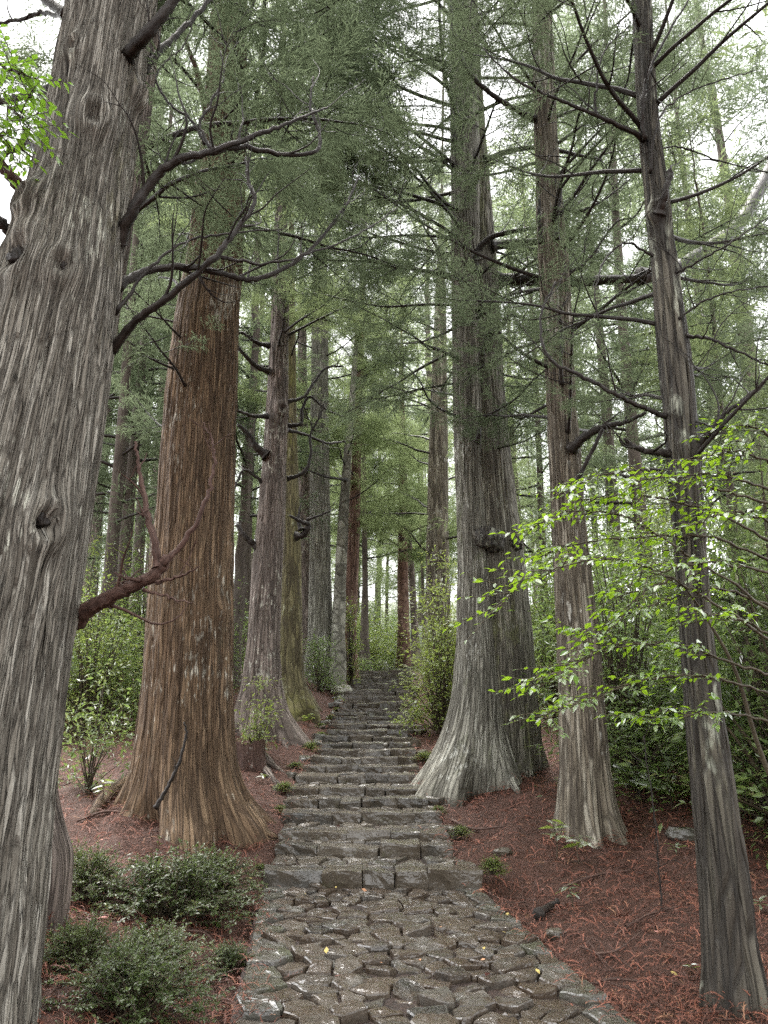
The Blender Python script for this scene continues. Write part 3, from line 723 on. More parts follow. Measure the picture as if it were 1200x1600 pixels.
T11, i11 = tree('cedar_tree', 'far orange brown trunk beyond the top of the stairs', 36,
  [(780,623,635),(850,622,637),(900,621,638),(1000,621,640),(1050,618,644)], b_rust, nth=60, dz=.15, ridge=.08, amp=.02, lobe=.2, top=24, seed=16)
T11b, i11b = tree('cedar_tree', 'far leaning grey trunk beside the orange brown one', 34,
  [(800,634,640),(900,639,648),(1000,643,655),(1050,642,661)], b_mauve, nth=50, dz=.15, ridge=.08, amp=.02, lobe=.2, top=18, seed=17)
T12, i12 = tree('cedar_tree', 'far dark stem just left of the stair head', 33,
  [(850,566,574),(920,566,575),(1000,562,576),(1050,560,582)], b_far, nth=50, dz=.15, ridge=.08, amp=.02, lobe=.3, top=20, seed=18)

# spreading roots
root_arm(T2, [(372,1262),(395,1290),(415,1308),(432,1316)], 34, 10, b_red); root_arm(T2, [(350,1275),(368,1302),(385,1318)], 26, 8, b_red)
root_arm(T2, [(215,1235),(190,1240),(165,1250),(140,1275)], 40, 12, b_red)
root_arm(T3, [(440,1128),(458,1150),(472,1168)], 22, 7, b_mauve); root_arm(T3, [(425,1140),(440,1160),(450,1172)], 16, 6, b_mauve)
root_arm(T3b, [(476,1085),(490,1100),(502,1112)], 14, 5, b_moss)
root_arm(T7, [(690,1190),(670,1215),(652,1232)], 30, 10, b_pale); root_arm(T7, [(745,1205),(735,1225),(728,1242)], 30, 10, b_pale); root_arm(T7, [(790,1205),(800,1225),(812,1240)], 26, 8, b_pale)

# limbs read off the photograph: left giant
for k, (pts, w0, w1, tw, mt) in enumerate([
 ([(186,380,4.02),(205,335,3.92),(235,285,3.87),(275,252,3.82),(330,236,3.82),(400,212,3.87),(455,190,3.92),(512,168,4.02)], 20, 3, 9, b_limb),
 ([(330,236,3.82),(380,230,3.92),(440,240,4.02),(495,236,4.07),(498,205,4.12),(485,165,4.12),(490,120,4.17)], 10, 3, 6, b_limb),
 ([(172,548,4.07),(215,500,3.92),(265,462,3.82),(325,412,3.72),(365,365,3.72),(398,318,3.72),(388,285,3.72),(384,245,3.77)], 14, 3, 11, b_limb),
 ([(182,448,4.12),(225,425,4.22),(290,417,4.32),(345,428,4.42),(400,436,4.52),(455,412,4.62),(500,375,4.72),(540,320,4.82),(562,275,4.92)], 15, 3, 13, b_limb),
 ([(180,490,4.02),(235,418,4.02),(290,378,4.07),(360,365,4.12),(440,358,4.32)], 6, 2, 4, b_limb),
 ([(345,402,4.22),(420,412,4.32),(500,390,4.52),(570,360,4.72),(620,325,4.92)], 5, 2, 5, b_limb),
 ([(196,105,3.97),(205,80,3.82),(235,48,3.72),(275,-5,3.67),(320,-60,3.62)], 22, 12, 3, b_limb),
 ([(225,110,4.22),(240,90,4.22),(275,55,4.32),(310,20,4.42),(350,-30,4.52)], 12, 6, 4, b_limb),
 ([(320,225,4.12),(300,190,4.12),(262,160,4.12),(244,125,4.12),(255,100,4.17),(285,75,4.22),(300,40,4.22)], 5, 2, 4, b_limb),
 ([(332,235,3.97),(312,195,3.97),(330,160,4.02),(350,120,4.07),(345,80,4.12)], 6, 2, 4, b_limb),
 ([(48,318,3.97),(28,290,3.82),(5,262,3.72),(-40,200,3.62)], 22, 16, 1, b_dead),
 ([(28,380,4.12),(0,345,4.02),(-40,320,3.92)], 18, 14, 0, b_limb),
 ([(82,140,4.22),(50,145,4.32),(20,155,4.42),(-30,165,4.52)], 14, 9, 2, b_limb),
 ([(70,250,4.32),(45,220,4.42),(20,235,4.52),(-10,250,4.62)], 14, 6, 2, b_limb),
 ([(108,25,4.22),(85,10,4.32),(60,-10,4.42)], 18, 12, 0, b_limb),
 ([(108,30,4.32),(70,20,4.52),(40,28,4.62),(-10,40,4.72)], 8, 5, 2, b_limb),
 ([(120,968,4.17),(150,945,4.02),(190,922,3.92),(235,902,3.87),(262,870,3.82)], 26, 17, 2, b_dead)]):
    branch(T1, pts, w0, w1, mt, tw, k)
dead, _ = branch(T1, [(255,880,3.82),(285,850,3.80),(312,805,3.77),(330,755,3.77),(336,715,3.77),(330,685,3.77),(317,660,3.77)], 10, 2, b_dead, 3, 40, tl=(.08,.25))
branch(T1, [(248,886,3.84),(240,840,3.82),(228,785,3.82),(218,735,3.82),(212,690,3.82)], 14, 4, b_dead, 4, 41, tl=(.1,.3))
branch(T1, [(235,905,3.87),(205,905,3.82),(178,895,3.77)], 9, 3, b_dead, 3, 42, tl=(.08,.2)); branch(T1, [(245,910,3.84),(280,900,3.72),(312,885,3.67)], 6, 2, b_dead, 2, 43, tl=(.08,.2)); branch(T1, [(225,922,3.87),(262,932,3.72),(300,942,3.62)], 5, 2, b_dead, 1, 44, tl=(.08,.2))
# red brown cedar
for k, (pts, w0, w1, tw) in enumerate([
 ([(300,285,9.7),(255,285,9.4),(215,282,9.2)], 9, 5, 2),
 ([(330,230,9.4),(310,120,9.0),(290,60,8.8),(300,10,8.7)], 10, 5, 5)]): branch(T2, pts, w0, w1, b_dead, tw, 50+k)
# mauve tree: crooked candelabra limbs
for k, (pts, w0, w1, tw) in enumerate([
 ([(416,712,14.6),(400,698,14.5),(388,678,14.4),(372,664,14.3)], 15, 5, 5),
 ([(414,760,14.7),(400,745,14.6),(380,735,14.5),(366,765,14.4)], 7, 3, 3),
 ([(420,580,14.6),(400,572,14.4),(380,552,14.2),(366,535,14.1)], 10, 4, 4),
 ([(420,540,14.5),(400,535,14.3),(378,520,14.2),(366,528,14.1)], 8, 3, 3),
 ([(418,650,14.5),(395,650,14.3),(372,642,14.2),(358,640,14.1)], 8, 3, 3),
 ([(448,628,14.8),(475,620,14.9),(490,598,15.0),(510,575,15.1),(535,572,15.2)], 6, 3, 3),
 ([(450,665,15),(470,662,15),(472,640,15),(485,620,15),(510,640,15.1),(550,656,15.2)], 7, 2, 4),
 ([(448,748,15),(475,738,15),(486,710,15),(485,680,15),(500,650,15),(508,625,15)], 7, 2, 3),
 ([(450,672,15.5),(480,680,15.8),(510,692,16),(540,690,16.4)], 6, 3, 3),
 ([(402,855,14.7),(385,840,14.6),(370,820,14.6)], 11, 7, 1)]): branch(T3, pts, w0, w1, b_limb, tw, 60+k, tl=(.4,1.1))
branch(T3b, [(462,838,17.2),(475,835,17.1),(482,820,17.0),(470,815,16.9),(452,805,16.8)], 12, 4, b_limb, 2, 75, tl=(.3,.8)); branch(T3b, [(470,828,17),(466,812,17),(470,788,17)], 8, 2, b_limb, 0, 76)
branch(T3b, [(480,812,17),(500,805,16.9),(522,795,16.8)], 5, 2, b_limb, 2, 77)
branch(T5, [(541,750,23),(510,745,22),(490,738,21.5),(470,730,21)], 5, 2, b_limb, 4, 78, tl=(.5,1.2))
# great twin cedar
for k, (pts, w0, w1, tw) in enumerate([
 ([(774,436,12.4),(830,438,12.2),(900,440,12.1),(960,437,12.0),(1005,434,12.0)], 20, 13, 5),
 ([(1000,432,12.0),(1045,425,12.1),(1090,400,12.3),(1130,372,12.6),(1165,335,13),(1210,250,13.5)], 22, 20, 6),
 ([(742,425,11.6),(745,395,11.5),(765,372,11.4),(800,362,11.3),(840,356,11.3)], 13, 5, 4),
 ([(768,385,12),(800,380,12),(850,378,12),(905,385,12)], 16, 7, 4),
 ([(752,552,11.5),(757,535,11.4),(760,518,11.3)], 8, 6, 0),
 ([(762,522,11.8),(785,508,11.7),(800,492,11.6),(822,500,11.5)], 9, 4, 4),
 ([(745,692,11.4),(748,682,11.3),(749,668,11.3)], 10, 5, 0),
 ([(710,222,11.8),(706,180,11.7),(704,130,11.6)], 7, 4, 1),
 ([(737,300,11.8),(755,265,11.6),(790,245,11.5)], 9, 4, 3),
 ([(757,250,12),(800,235,12),(850,232,12),(940,250,12.2)], 10, 5, 4)]): branch(T7, pts, w0, w1, b_limb, tw, 80+k, tl=(.5,1.4))
# dark blobs set in the knot holes of the left giant to darken them
def blob(name, c, half, parent, mat, rs, amp=.25):
    U, Q = box_template(np.linspace(-1,1,9), np.linspace(-1,1,9), np.linspace(-1,1,9)); S = norm(U)
    nz = fbm(S*2.2+rs.rand(3)*40, 3); V = S*np.array(half)*(1+amp*nz[:,None]*1.6)
    return link(name, mesh(name, V, Q, None, {'bk': V}), parent, mat, Vector(c)-(parent.location if parent else Vector((0,0,0))))
for kx, ky, hw, off in [(140,172,.036,.02),(62,812,.045,.05),(98,418,.03,.01),(30,405,.05,.03),(112,66,.022,.01)]:
    zk = at(kx, ky, 3.6)[2]; c_, r_ = tpos(i1, zk); Yk = 4.0
    for _ in range(6):
        pk = at(kx, ky, Yk); c_, r_ = tpos(i1, pk[2]); dx = np.clip((pk[0]-c_[0])/r_, -.97, .97); Yk = 4.0-r_*math.sqrt(1-dx*dx)+off
    blob('knot', at(kx, ky, Yk), (hw, hw*.9, hw*1.25), T1, b_limb, RS, .5)
# a dark burl on the twin trunk
blob('burl', at(765,842,11.75), (.24,.20,.2), T7, b_dark, RS); blob('burl', at(800,850,11.95), (.16,.16,.13), T7, b_dark, RS)
# right slim tree and dark right tree
for k, (pts, w0, w1, tw) in enumerate([
 ([(836,186,9.2),(800,168,9.0),(765,145,8.9),(735,115,8.8),(715,75,8.8),(705,20,8.8),(703,-30,8.8)], 9, 4, 5),
 ([(895,700,9.1),(915,682,8.9),(940,668,8.8),(975,660,8.7),(1010,645,8.6)], 16, 5, 4),
 ([(890,772,9.0),(905,745,8.9),(925,705,8.8),(942,670,8.7)], 8, 6, 0),
 ([(878,600,9.1),(876,570,9),(878,520,9),(874,490,8.9),(885,470,8.9)], 7, 3, 3),
 ([(846,380,9.1),(842,340,9.0),(843,310,9.0)], 8, 4, 0), ([(870,375,9.1),(872,330,9),(878,295,9)], 7, 3, 1),
 ([(868,320,9.3),(900,330,9.2),(940,315,9.2),(985,280,9.2)], 6, 2, 4), ([(862,230,9.3),(905,200,9.2),(950,165,9.2)], 6, 2, 4),
 ([(885,430,9.3),(920,405,9.2),(960,350,9.1),(990,340,9.0)], 6, 2, 4)]): branch(T8, pts, w0, w1, b_limb, tw, 100+k, tl=(.4,1.0))
for k, (pts, w0, w1, tw) in enumerate([
 ([(1008,218,5.15),(965,195,5.0),(930,180,4.95),(880,158,4.9),(830,138,4.9),(790,112,4.9),(755,75,4.9)], 8, 2, 5),
 ([(930,180,4.95),(932,130,4.9),(945,80,4.9),(985,40,4.9)], 4, 2, 3),
 ([(1008,218,5.1),(1004,160,5.0),(1015,110,5.0),(1045,50,5.0),(1075,0,5.0)], 7, 3, 4),
 ([(1030,335,5.1),(1040,300,5.0),(1047,265,5.0)], 16, 6, 1),
 ([(1015,270,5.1),(1025,200,5.0),(1050,160,5.0),(1110,130,5.0),(1180,110,5.1)], 4, 2, 4),
 ([(1040,650,5.15),(1000,635,5.0),(960,615,4.9),(915,590,4.9),(870,570,4.9),(848,540,4.9),(846,490,4.9),(868,440,4.9)], 8, 3, 6),
 ([(1042,708,5.15),(1015,706,5.0),(990,698,4.95),(975,685,4.9)], 11, 6, 3),
 ([(1086,702,5.1),(1110,675,5.0),(1130,648,4.95),(1158,628,4.9),(1190,600,4.9)], 11, 4, 6),
 ([(1070,525,5.15),(1110,530,5.0),(1150,548,4.95),(1210,575,4.9)], 6, 3, 5),
 ([(1050,430,5.15),(1090,410,5.0),(1140,380,4.9),(1200,340,4.9)], 4, 2, 5),
 ([(1060,500,5.1),(1100,470,5.0),(1150,455,5.0),(1210,445,5.0)], 4, 2, 5),
 ([(1020,400,5.1),(980,380,5.0),(950,400,5.0),(930,450,4.9),(935,500,4.9)], 4, 2, 5),
 ([(1008,240,5.15),(1060,230,5.2),(1120,250,5.3),(1200,270,5.4)], 3, 2, 4)]): branch(T9, pts, w0, w1, b_limb, tw, 120+k, tl=(.25,.7))

# crowns of the named trees
crown(T1, i1, DENSE, 12, 7.0, 15, .8, .6, RS); crown(T1b, i1b, DENSE, 14, 5.2, 15, .8, .6, RS)
crown(T2, i2, DENSE, 30, 7.8, 22, .95, .6, RS); crown(T2, i2, AIRY, 9, 5.0, 9, .55, .65, RS, (100, 260))
crown(T3, i3, LIGHT, 16, 8.5, 19, .75, .5, RS); crown(T3b, i3b, LIGHT, 14, 9, 19, .75, .5, RS)
crown(T4b, i4b, LIGHT, 18, 9, 22, .8, .6, RS); crown(T4, i4, LIGHT, 20, 9, 23, .8, .6, RS); crown(T5, i5, LIGHT, 14, 8, 17, .7, .5, RS); crown(T6, i6, LIGHT, 22, 9, 25, .9, .6, RS)
crown(T7, i7, DENSE, 26, 8.0, 23, 1.0, .6, RS); crown(T7, i7, AIRY, 12, 6.2, 10.5, .75, .95, RS, (120, 230), -.45, .1); crown(T7, i7, AIRY, 8, 5.5, 10, .7, .9, RS, (-60, 40), -.3, .2)
crown(T7, i7, AIRY, 14, 9.5, 20, 1.1, .9, RS, (130, 235), -.25, .25); crown(T2, i2, AIRY, 12, 8.5, 18, 1.0, .9, RS, (-60, 40), -.25, .25); crown(T3, i3, AIRY, 8, 9, 17, .9, .9, RS, (-60, 50))
crown(T7, i7, AIRY, 9, 9.5, 14, 1.2, 1.0, RS, (140, 250), -.2, .25); crown(T2, i2, AIRY, 7, 9, 13.5, 1.2, 1.0, RS, (-70, 10), -.2, .25)
crown(T7, i7, AIRY, 4, 11, 15, 1.35, 1.2, RS, (150, 270), -.1, .3)
crown(T8, i8, AIRY, 40, 4.8, 16, .85, .7, RS); crown(T9, i9, AIRY, 38, 3.2, 12.5, .55, .7, RS)
crown(T10, i10, LIGHT, 26, 6.5, 22, 1.0, .7, RS); crown(T11, i11, LIGHT, 24, 9, 24, 1.2, .7, RS); crown(T11b, i11b, LIGHT, 22, 8, 18, 1.0, .7, RS); crown(T12, i12, LIGHT, 24, 8, 20, 1.0, .7, RS)
# ------------------------------------------------------------------ the wood behind: five kinds of slim cedar, copied
SP_SAVE = SPRAYS; SPRAYS = [make_spray(40+s, 7, 4) for s in range(4)]+[make_spray(45, 8, 4)]
def far_crown(seed, H, z0, n, rmax):
    rs = np.random.RandomState(seed); wood = MB(); fol = []
    for k in range(n):
        t = (k+rs.rand())/n; z = z0+(H-z0)*t; a = rs.uniform(0, 2*math.pi)
        L = rmax*(1.05-.75*t)*rs.uniform(.6,1.15); d = np.array([math.cos(a), math.sin(a), rs.uniform(-.15,.35)])
        A = smooth_pts(wander((0,0,z), d, L, 6, rs, .13, .02), 12); wood.add(*tube(A, np.linspace(.045*(1.1-t), .006, 12), 5, False))
        m = int(7.5*L)+2
        for q in range(m):
            x = rs.uniform(.25,1)*11; i = min(int(x), 10); p_ = A[i]+(A[i+1]-A[i])*(x-i)+rs.normal(0,.16,3)
            dd = norm(A[i+1]-A[i])+rs.normal(0,.7,3)+np.array([0,0,-.1])
            fol.append(SPRAYS[rs.randint(5)]*np.array([1,1.1,1])@orient(dd, rs, .8)*rs.uniform(.55,1.0)+p_)
    Fq = np.concatenate(fol)
    # broaden the branchlets of far trees a little so that they still read as tufts
    c = Fq.mean(1, keepdims=True); Fq = c+(Fq-c)*1.25
    V = Fq.reshape(-1,3)
    return wood.build('branches'), mesh('crown', V, np.arange(len(V)).reshape(-1,4), smooth=False)
def far_trunk(seed, H, r):
    rs = np.random.RandomState(seed); z = np.linspace(-.6, H, 46); rr = r*np.clip(1-z/H*.9, .05, 1)*(1+.5*np.exp(-np.clip(z, 0, None)/.5))
    P = np.stack([.10*np.sin(z*.3+seed)+.02*rs.normal(size=46), .10*np.cos(z*.23+seed), z], -1)
    V, Q, T, B = tube(P, rr, 14); V = V+np.stack([vnoise(V*np.array([9,9,.6])+k*20) for k in range(3)], -1)*r*.10*np.array([1,1,0])
    return mesh('trunk', V, Q, T, {'bk': B})
PROTO = []
for k, (H, r, z0, n, rm, fm) in enumerate([(25,.24,6.5,46,2.6,m_cedar),(21,.17,4.2,44,2.3,m_cedar),(28,.30,9,44,3.0,m_cedar),(17,.13,2.6,44,2.0,m_cedar2),(24,.22,5.0,50,2.8,m_cedar2)]):
    br, cr = far_crown(700+k, H, z0, n, rm); tk = far_trunk(730+k, H, r)
    br.materials.append(b_limb); cr.materials.append(fm); tk.materials.append(b_far if k != 2 else b_mauve)
    PROTO.append((tk, br, cr))
SPRAYS = SP_SAVE
def far_tree(x, y, kind, scale, rz, label, group):
    tk, br, cr = PROTO[kind]
    o = thing('slim_cedar', label, 'tree', (x, y, gz(x, y)-.1), group); o.rotation_euler = (0,0,rz); o.scale = (scale,)*3
    link('trunk', tk, o); b_ = link('branches', br, o); b_['kind'] = 'stuff'; c = link('crown', cr, o); c['kind'] = 'stuff'
    return o
rs = np.random.RandomState(77)
spots = []
# trunks that can be made out in the photograph: (px at eye level, distance, kind)
for px, D, k in [(160,17,1),(178,22,0),(196,19,1),(212,27,0),(140,26,2),(232,31,2),(372,21,1),(378,33,0),(386,29,4),(120,36,0),(252,40,4),(100,21,1),
                 (850,20,3),(1165,9.6,3),(1020,17,1),(965,23,0),(905,28,2),(1090,25,4),(1150,19,1),(815,33,0),(1215,22,2),(760,38,4),(1010,36,0)]:
    spots.append(((px-600)/F*D/math.cos(PITCH)*.97, D, k))
for x, D in [(-3.4,38),(1.2,50),(-1.5,47),(.3,53),(2.3,46),(3.4,54),(-2.8,55),(5.0,45),(-5.2,46),(-.4,58),(3.0,60),(-3.4,62)]: spots.append((x, D, 3 if D < 58 else 4))
for k in range(16): spots.append((rs.uniform(-.32,.34)*78, 66+k*2.1, [3,4,1][k % 3]))
tries = 0
while len(spots) < 76 and tries < 4000:
    tries += 1
    D = rs.uniform(24, 78); x = D*rs.uniform(-.66,.66)
    if D < 33 and abs(x) < 5: continue
    if D < 40 and abs(x) < 2.2: continue
    if abs(x-.3) < .03*D and D < 42: continue
    if all((x-a)**2+(D-b)**2 > 2.4**2 for a, b, _ in spots): spots.append((x, D, rs.randint(5)))
for x, D, k in [(6.0,3.0,0),(7.6,6.2,4),(5.0,-2.5,2),(8.4,.5,0),(9.5,4.5,2),(7,-5,4),(-5.6,2.0,0),(-7.2,5.0,4),(-6.2,-2.2,2),(-8.5,-.5,0),(-9.2,7.0,2),(-5,-7,1)]:  # unseen cedars added around the camera to keep side light off the scene
    far_tree(x, D, k, 1.1, x*3, 'slim cedar added outside the picture to block side light', 'slim cedars added to block side light')
for x, D, k in spots:
    s_ = rs.uniform(.9,1.2)*(.62 if D < 10 else 1)
    lab, grp = ('slim cedar in the misty wood left of the stairs', 'slim cedars in the left wood') if x < -3.2 else (('slim cedar in the green wood right of the great twin cedar', 'slim cedars in the right wood') if x > 3.2 else ('slim cedar in the bright mist beyond the stair head', 'slim cedars beyond the stair head'))
    far_tree(x, D, k, s_, rs.uniform(0,6.28), lab, grp)
# ------------------------------------------------------------------ broad leaved plants
def leaf_quads(P, d, L, wd, rs, flat=.6):
    """diamond leaves facing mostly up"""
    n = len(P); up = norm(np.array([0,0,1.])+rs.normal(0, 1-flat, (n,3))); s = norm(np.cross(d, up)); f = np.cross(s, d)
    mid = P+d*(L*.45)[:,None]-f*(wd*.10)[:,None]; tip = P+d*L[:,None]-np.array([0,0,1.])*(L*.15)[:,None]; hw = (wd*.5)[:,None]
    return np.stack([P, mid+s*hw+f*hw*.25, tip, mid-s*hw+f*hw*.25], 1)
def gen_bush(seed, Rx, Ht, nclump, per, cr, leafL, ratio=.45, loose=.5, flat=.6, low=.15):
    rs = np.random.RandomState(seed); wood = MB(); fol = []
    C = []
    for k in range(nclump):
        u = norm(rs.normal(size=3)); u[2] = abs(u[2]); q = rs.uniform(loose,1.12)**.6
        C.append(np.array([u[0]*Rx*q, u[1]*Rx*q, Ht*(low+(1-low)*u[2]*q)]))
    C = np.array(C)
    for k in range(nclump):
        b = np.array([rs.normal(0,.06*Rx), rs.normal(0,.06*Rx), 0]); m = C[k]*np.array([.45,.45,.6])+rs.normal(0,.05*Rx,3)
        S = smooth_pts([b, m, C[k]], 8); wood.add(*tube(S, np.linspace(.012*max(.4, Ht*.55), .0025, 8), 5, False))
        P = C[k]+rs.normal(0, 1, (per,3))*np.array([cr, cr, cr*.55])
        d = norm((P-C[k])*.8/cr+rs.normal(0,.6,(per,3))*np.array([1,1,.5]))
        L = leafL*rs.uniform(.65,1.25,per); fol.append(leaf_quads(P, d, L, L*ratio, rs, flat))
    Fq = np.concatenate(fol); V = Fq.reshape(-1,3)
    return wood.build('stems'), mesh('foliage', V, np.arange(len(V)).reshape(-1,4), smooth=False)
def gen_straggly(seed, Rx, Ht, ntw=46, leafL=.03):
    """arching twigs with two ranks of small leaves and side twigs"""
    rs = np.random.RandomState(seed); wood = MB(); fol = []
    for k in range(ntw):
        a = rs.uniform(0, 6.283); q = rs.uniform(.25, 1.0)*(1.45 if rs.rand() < .15 else 1.1); b = np.array([rs.normal(0,.12*Rx), rs.normal(0,.12*Rx), 0])
        tip = np.array([math.cos(a)*Rx*q, math.sin(a)*Rx*q, Ht*max(.12, 1.1-q*rs.uniform(.5,1.05))])
        S = smooth_pts([b, b*.5+tip*np.array([.45,.45,.8])+rs.normal(0,.03,3), tip], 12); wood.add(*tube(S, np.linspace(.007, .0018, 12), 4, False))
        runs = [S[4:]]
        for j in range(rs.randint(3,7)):
            i = rs.randint(4, 11); d = norm(S[i]-S[i-1])+rs.normal(0,.7,3)*np.array([1,1,.4])
            S2 = smooth_pts(wander(S[i], d, rs.uniform(.10,.24), 3, rs, .15, .0), 7); wood.add(*tube(S2, np.linspace(.003, .0012, 7), 3, False)); runs.append(S2)
        for S2 in runs:
            m = max(5, int(np.linalg.norm(np.diff(S2, axis=0), axis=1).sum()/.011)); x = np.sort(rs.uniform(0, len(S2)-1.001, m)); i = x.astype(int); P = S2[i]+(S2[i+1]-S2[i])*(x-i)[:,None]
            d0 = norm(S2[i+1]-S2[i]); sg = np.where(np.arange(m) % 2, 1., -1.)[:,None]; d = norm(d0*.6+np.stack([-d0[:,1], d0[:,0], 0*d0[:,0]], -1)*sg+rs.normal(0,.3,(m,3)))
            L = leafL*rs.uniform(.6,1.2,m); fol.append(leaf_quads(P, d, L, L*.55, rs, .7))
    V = np.concatenate(fol).reshape(-1,3)
    return wood.build('stems'), mesh('foliage', V, np.arange(len(V)).reshape(-1,4), smooth=False)
def pair_mat(p, leaf, stem=None): p[0].materials.append(stem or m_stem); p[1].materials.append(leaf); return p
def plant(name, label, cat, loc, pr, scale, rz, group=None):
    o = thing(name, label, cat, loc, group); o.scale = scale if isinstance(scale, tuple) else (scale,)*3; o.rotation_euler = (0,0,rz)
    link('stems', pr[0], o); f_ = link('foliage', pr[1], o); f_['kind'] = 'stuff'; return o
def with_leaf(pr, leaf):
    a = (pr[0], pr[1].copy()); a[1].materials.clear(); a[1].materials.append(leaf); return a
BOXB = [pair_mat(gen_straggly(30+k, .6, .5, 95, .034), m_box) for k in range(3)]
BROAD = [pair_mat(gen_bush(40+k, .9, 1.6, 46, 60, .20, .105, .36, flat=.55, low=.05), m_broad) for k in range(3)]
TALL = [pair_mat(gen_bush(60+k, 1.25, 4.4, 95, 52, .26, .115, .36, flat=.55, low=.08, loose=.2), m_broad) for k in range(3)]
TALLY = [with_leaf(p_, m_broad2) for p_ in TALL]
BROADY = [with_leaf(p_, m_broad2) for p_ in BROAD]
rs = np.random.RandomState(5)
# small leaved shrubs in the left foreground
for px, py, wpx, hpx, lab in [
  (132,1405,110,105,'small round dark shrub beside the grey flared foot at the far left'),
  (265,1440,220,140,'largest dark glossy shrub in front of the red brown cedar'),
  (335,1405,120,95,'olive shrub between the large glossy shrub and the stairs'),
  (205,1600,230,150,'wide dark shrub lowest in the left corner'),
  (120,1520,130,110,'dark shrub tucked against the huge left trunk'),
  (360,1520,75,60,'little shrub hanging over the left kerb of the path'),
  (240,1520,150,95,'low shrub between the two widest dark shrubs')]:
    c = on_ground(px, py); s = size(wpx, px, py, c[1])/1.0; hgt = size(hpx, px, py, c[1])/.66
    plant('shrub', lab, 'shrub', tuple(c-np.array([0,0,.03])), BOXB[rs.randint(3)], (s, s, hgt), rs.uniform(0,6.28), 'small leaved shrubs in the left foreground')
# understorey bushes: (px, py of base, distance or None, width px, height px, yellow?, label)
UB = [(690,1075,None,95,75,1,'feathery green bush against the left foot of the great twin cedar'),
 (686,1030,16,110,150,1,'yellow green bush above the stairs left of the great twin cedar'),
 (690,960,17,90,130,1,'yellow green sapling crown beside the great twin cedar'),
 (500,1035,22,60,70,0,'green bush at the feet of the lichened trunk'),
 (548,985,24,34,100,1,'light green sapling before the rust red trunk'),
 (576,1050,30,45,25,0,'low mossy mound at the head of the stairs'),
 (612,1045,38,50,70,0,'dark bush beyond the head of the stairs'),
 (405,1105,13.2,55,60,1,'pale leaved sapling growing at the foot of the mauve grey tree'),
 (150,1100,10,120,75,0,'low green bamboo grass patch left of the red brown cedar'),]
for px, py, D, wpx, hpx, yl, lab in UB:
    if D is None: c = on_ground(px, py); D = c[1]
    top = at(px, py-hpx, D); c = np.array([at(px, py, D)[0], D, 0]); c[2] = gz(c[0], c[1]); bot = at(px, py, D)[2]
    hw = size(wpx/2, px, py, D)
    hgt = top[2]-c[2]
    pr = (BROADY if yl else BROAD)[rs.randint(3)]
    vol = min(3.0, hw*hw*hgt); nc_ = int(14+26*vol)
    pr = pair_mat(gen_bush(800+int(px), hw*.9, hgt*.95, nc_, 46, max(.10, hw*.28), .085 if D < 14 else .11, .36, flat=.55, low=.05, loose=.15), m_broad2 if yl else m_broad)
    plant('understorey_bush', lab, 'bush', tuple(c), pr, 1.0, rs.uniform(0,6.28))
# dense understorey of the right and left woods
tries = 0; ub = []
while len(ub) < 34 and tries < 3000:
    tries += 1
    D = rs.uniform(9.5, 26); x = D*rs.uniform(.20,.62)
    if x < 3.0 or (abs(x-4.3) < .5 and D < 6): continue
    if all((x-a)**2+(D-b)**2 > 1.5**2 for a, b in ub): ub.append((x, D))
for x, D in ub:
    s = rs.uniform(.9,1.5)
    plant('understorey_bush', 'evergreen bush in the green understorey right of the great twin cedar', 'bush', (x, D, gz(x, D)-.05), (BROAD if rs.rand() < .7 else BROADY)[rs.randint(3)], (s, s, rs.uniform(.9,2.3)), rs.uniform(0,6.28), 'evergreen bushes of the right understorey')
for x, D in [(3.4,11.2),(4.9,9.8),(6.2,11.5),(4.2,13.5),(5.6,14.5),(7.6,13.0),(3.6,16),(6.4,17.5),(8.8,16.5),(5.0,7.6),(4.4,8.6),(9.5,20),(4.8,20)]:
    plant('understorey_tree', 'tall evergreen thicket tree behind the bright sapling on the right', 'tree', (x, D, gz(x, D)-.05), (TALL if rs.rand() < .6 else TALLY)[rs.randint(3)], (rs.uniform(.8,1.15),)*2+(rs.uniform(.75,1.15),), rs.uniform(0,6.28), 'thicket trees behind the bright sapling')
for x, D in [(-5.2,14),(-6.4,16.5),(-5.6,18.5),(-4.4,18),(-7,19),(-8.5,16),(-6.2,23)]:
    plant('understorey_tree', 'tall evergreen thicket tree in the wood left of the red brown cedar', 'tree', (x, D, gz(x, D)-.05), (TALL if rs.rand() < .6 else TALLY)[rs.randint(3)], (rs.uniform(.7,1.0),)*2+(rs.uniform(.6,.9),), rs.uniform(0,6.28), 'thicket trees in the left wood')
ub = []; tries = 0
while len(ub) < 22 and tries < 3000:
    tries += 1
    D = rs.uniform(14, 34); x = -D*rs.uniform(.17,.56)
    if x > -4.2: continue
    if all((x-a)**2+(D-b)**2 > 2.0**2 for a, b in ub): ub.append((x, D))
for x, D in ub:
    s = rs.uniform(.8,1.3)
    plant('understorey_bush', 'evergreen bush in the misty understorey left of the stairs', 'bush', (x, D, gz(x, D)-.05), (BROAD if rs.rand() < .7 else BROADY)[rs.randint(3)], (s, s, rs.uniform(.7,1.6)), rs.uniform(0,6.28), 'evergreen bushes of the left understorey')

for k in range(26):
    D = rs.uniform(31, 54); x = rs.uniform(-.14,.16)*D
    if abs(x-.2) < .8 and D < 36: x += 2.2
    s = rs.uniform(.7,1.3)
    plant('understorey_bush', 'misty bush beyond the head of the stairs', 'bush', (x, D, gz(x, D)-.05), (BROAD if rs.rand() < .5 else BROADY)[rs.randint(3)], (s*1.2, s*1.2, rs.uniform(.6,1.8)), rs.uniform(0,6.28), 'bushes beyond the stair head')
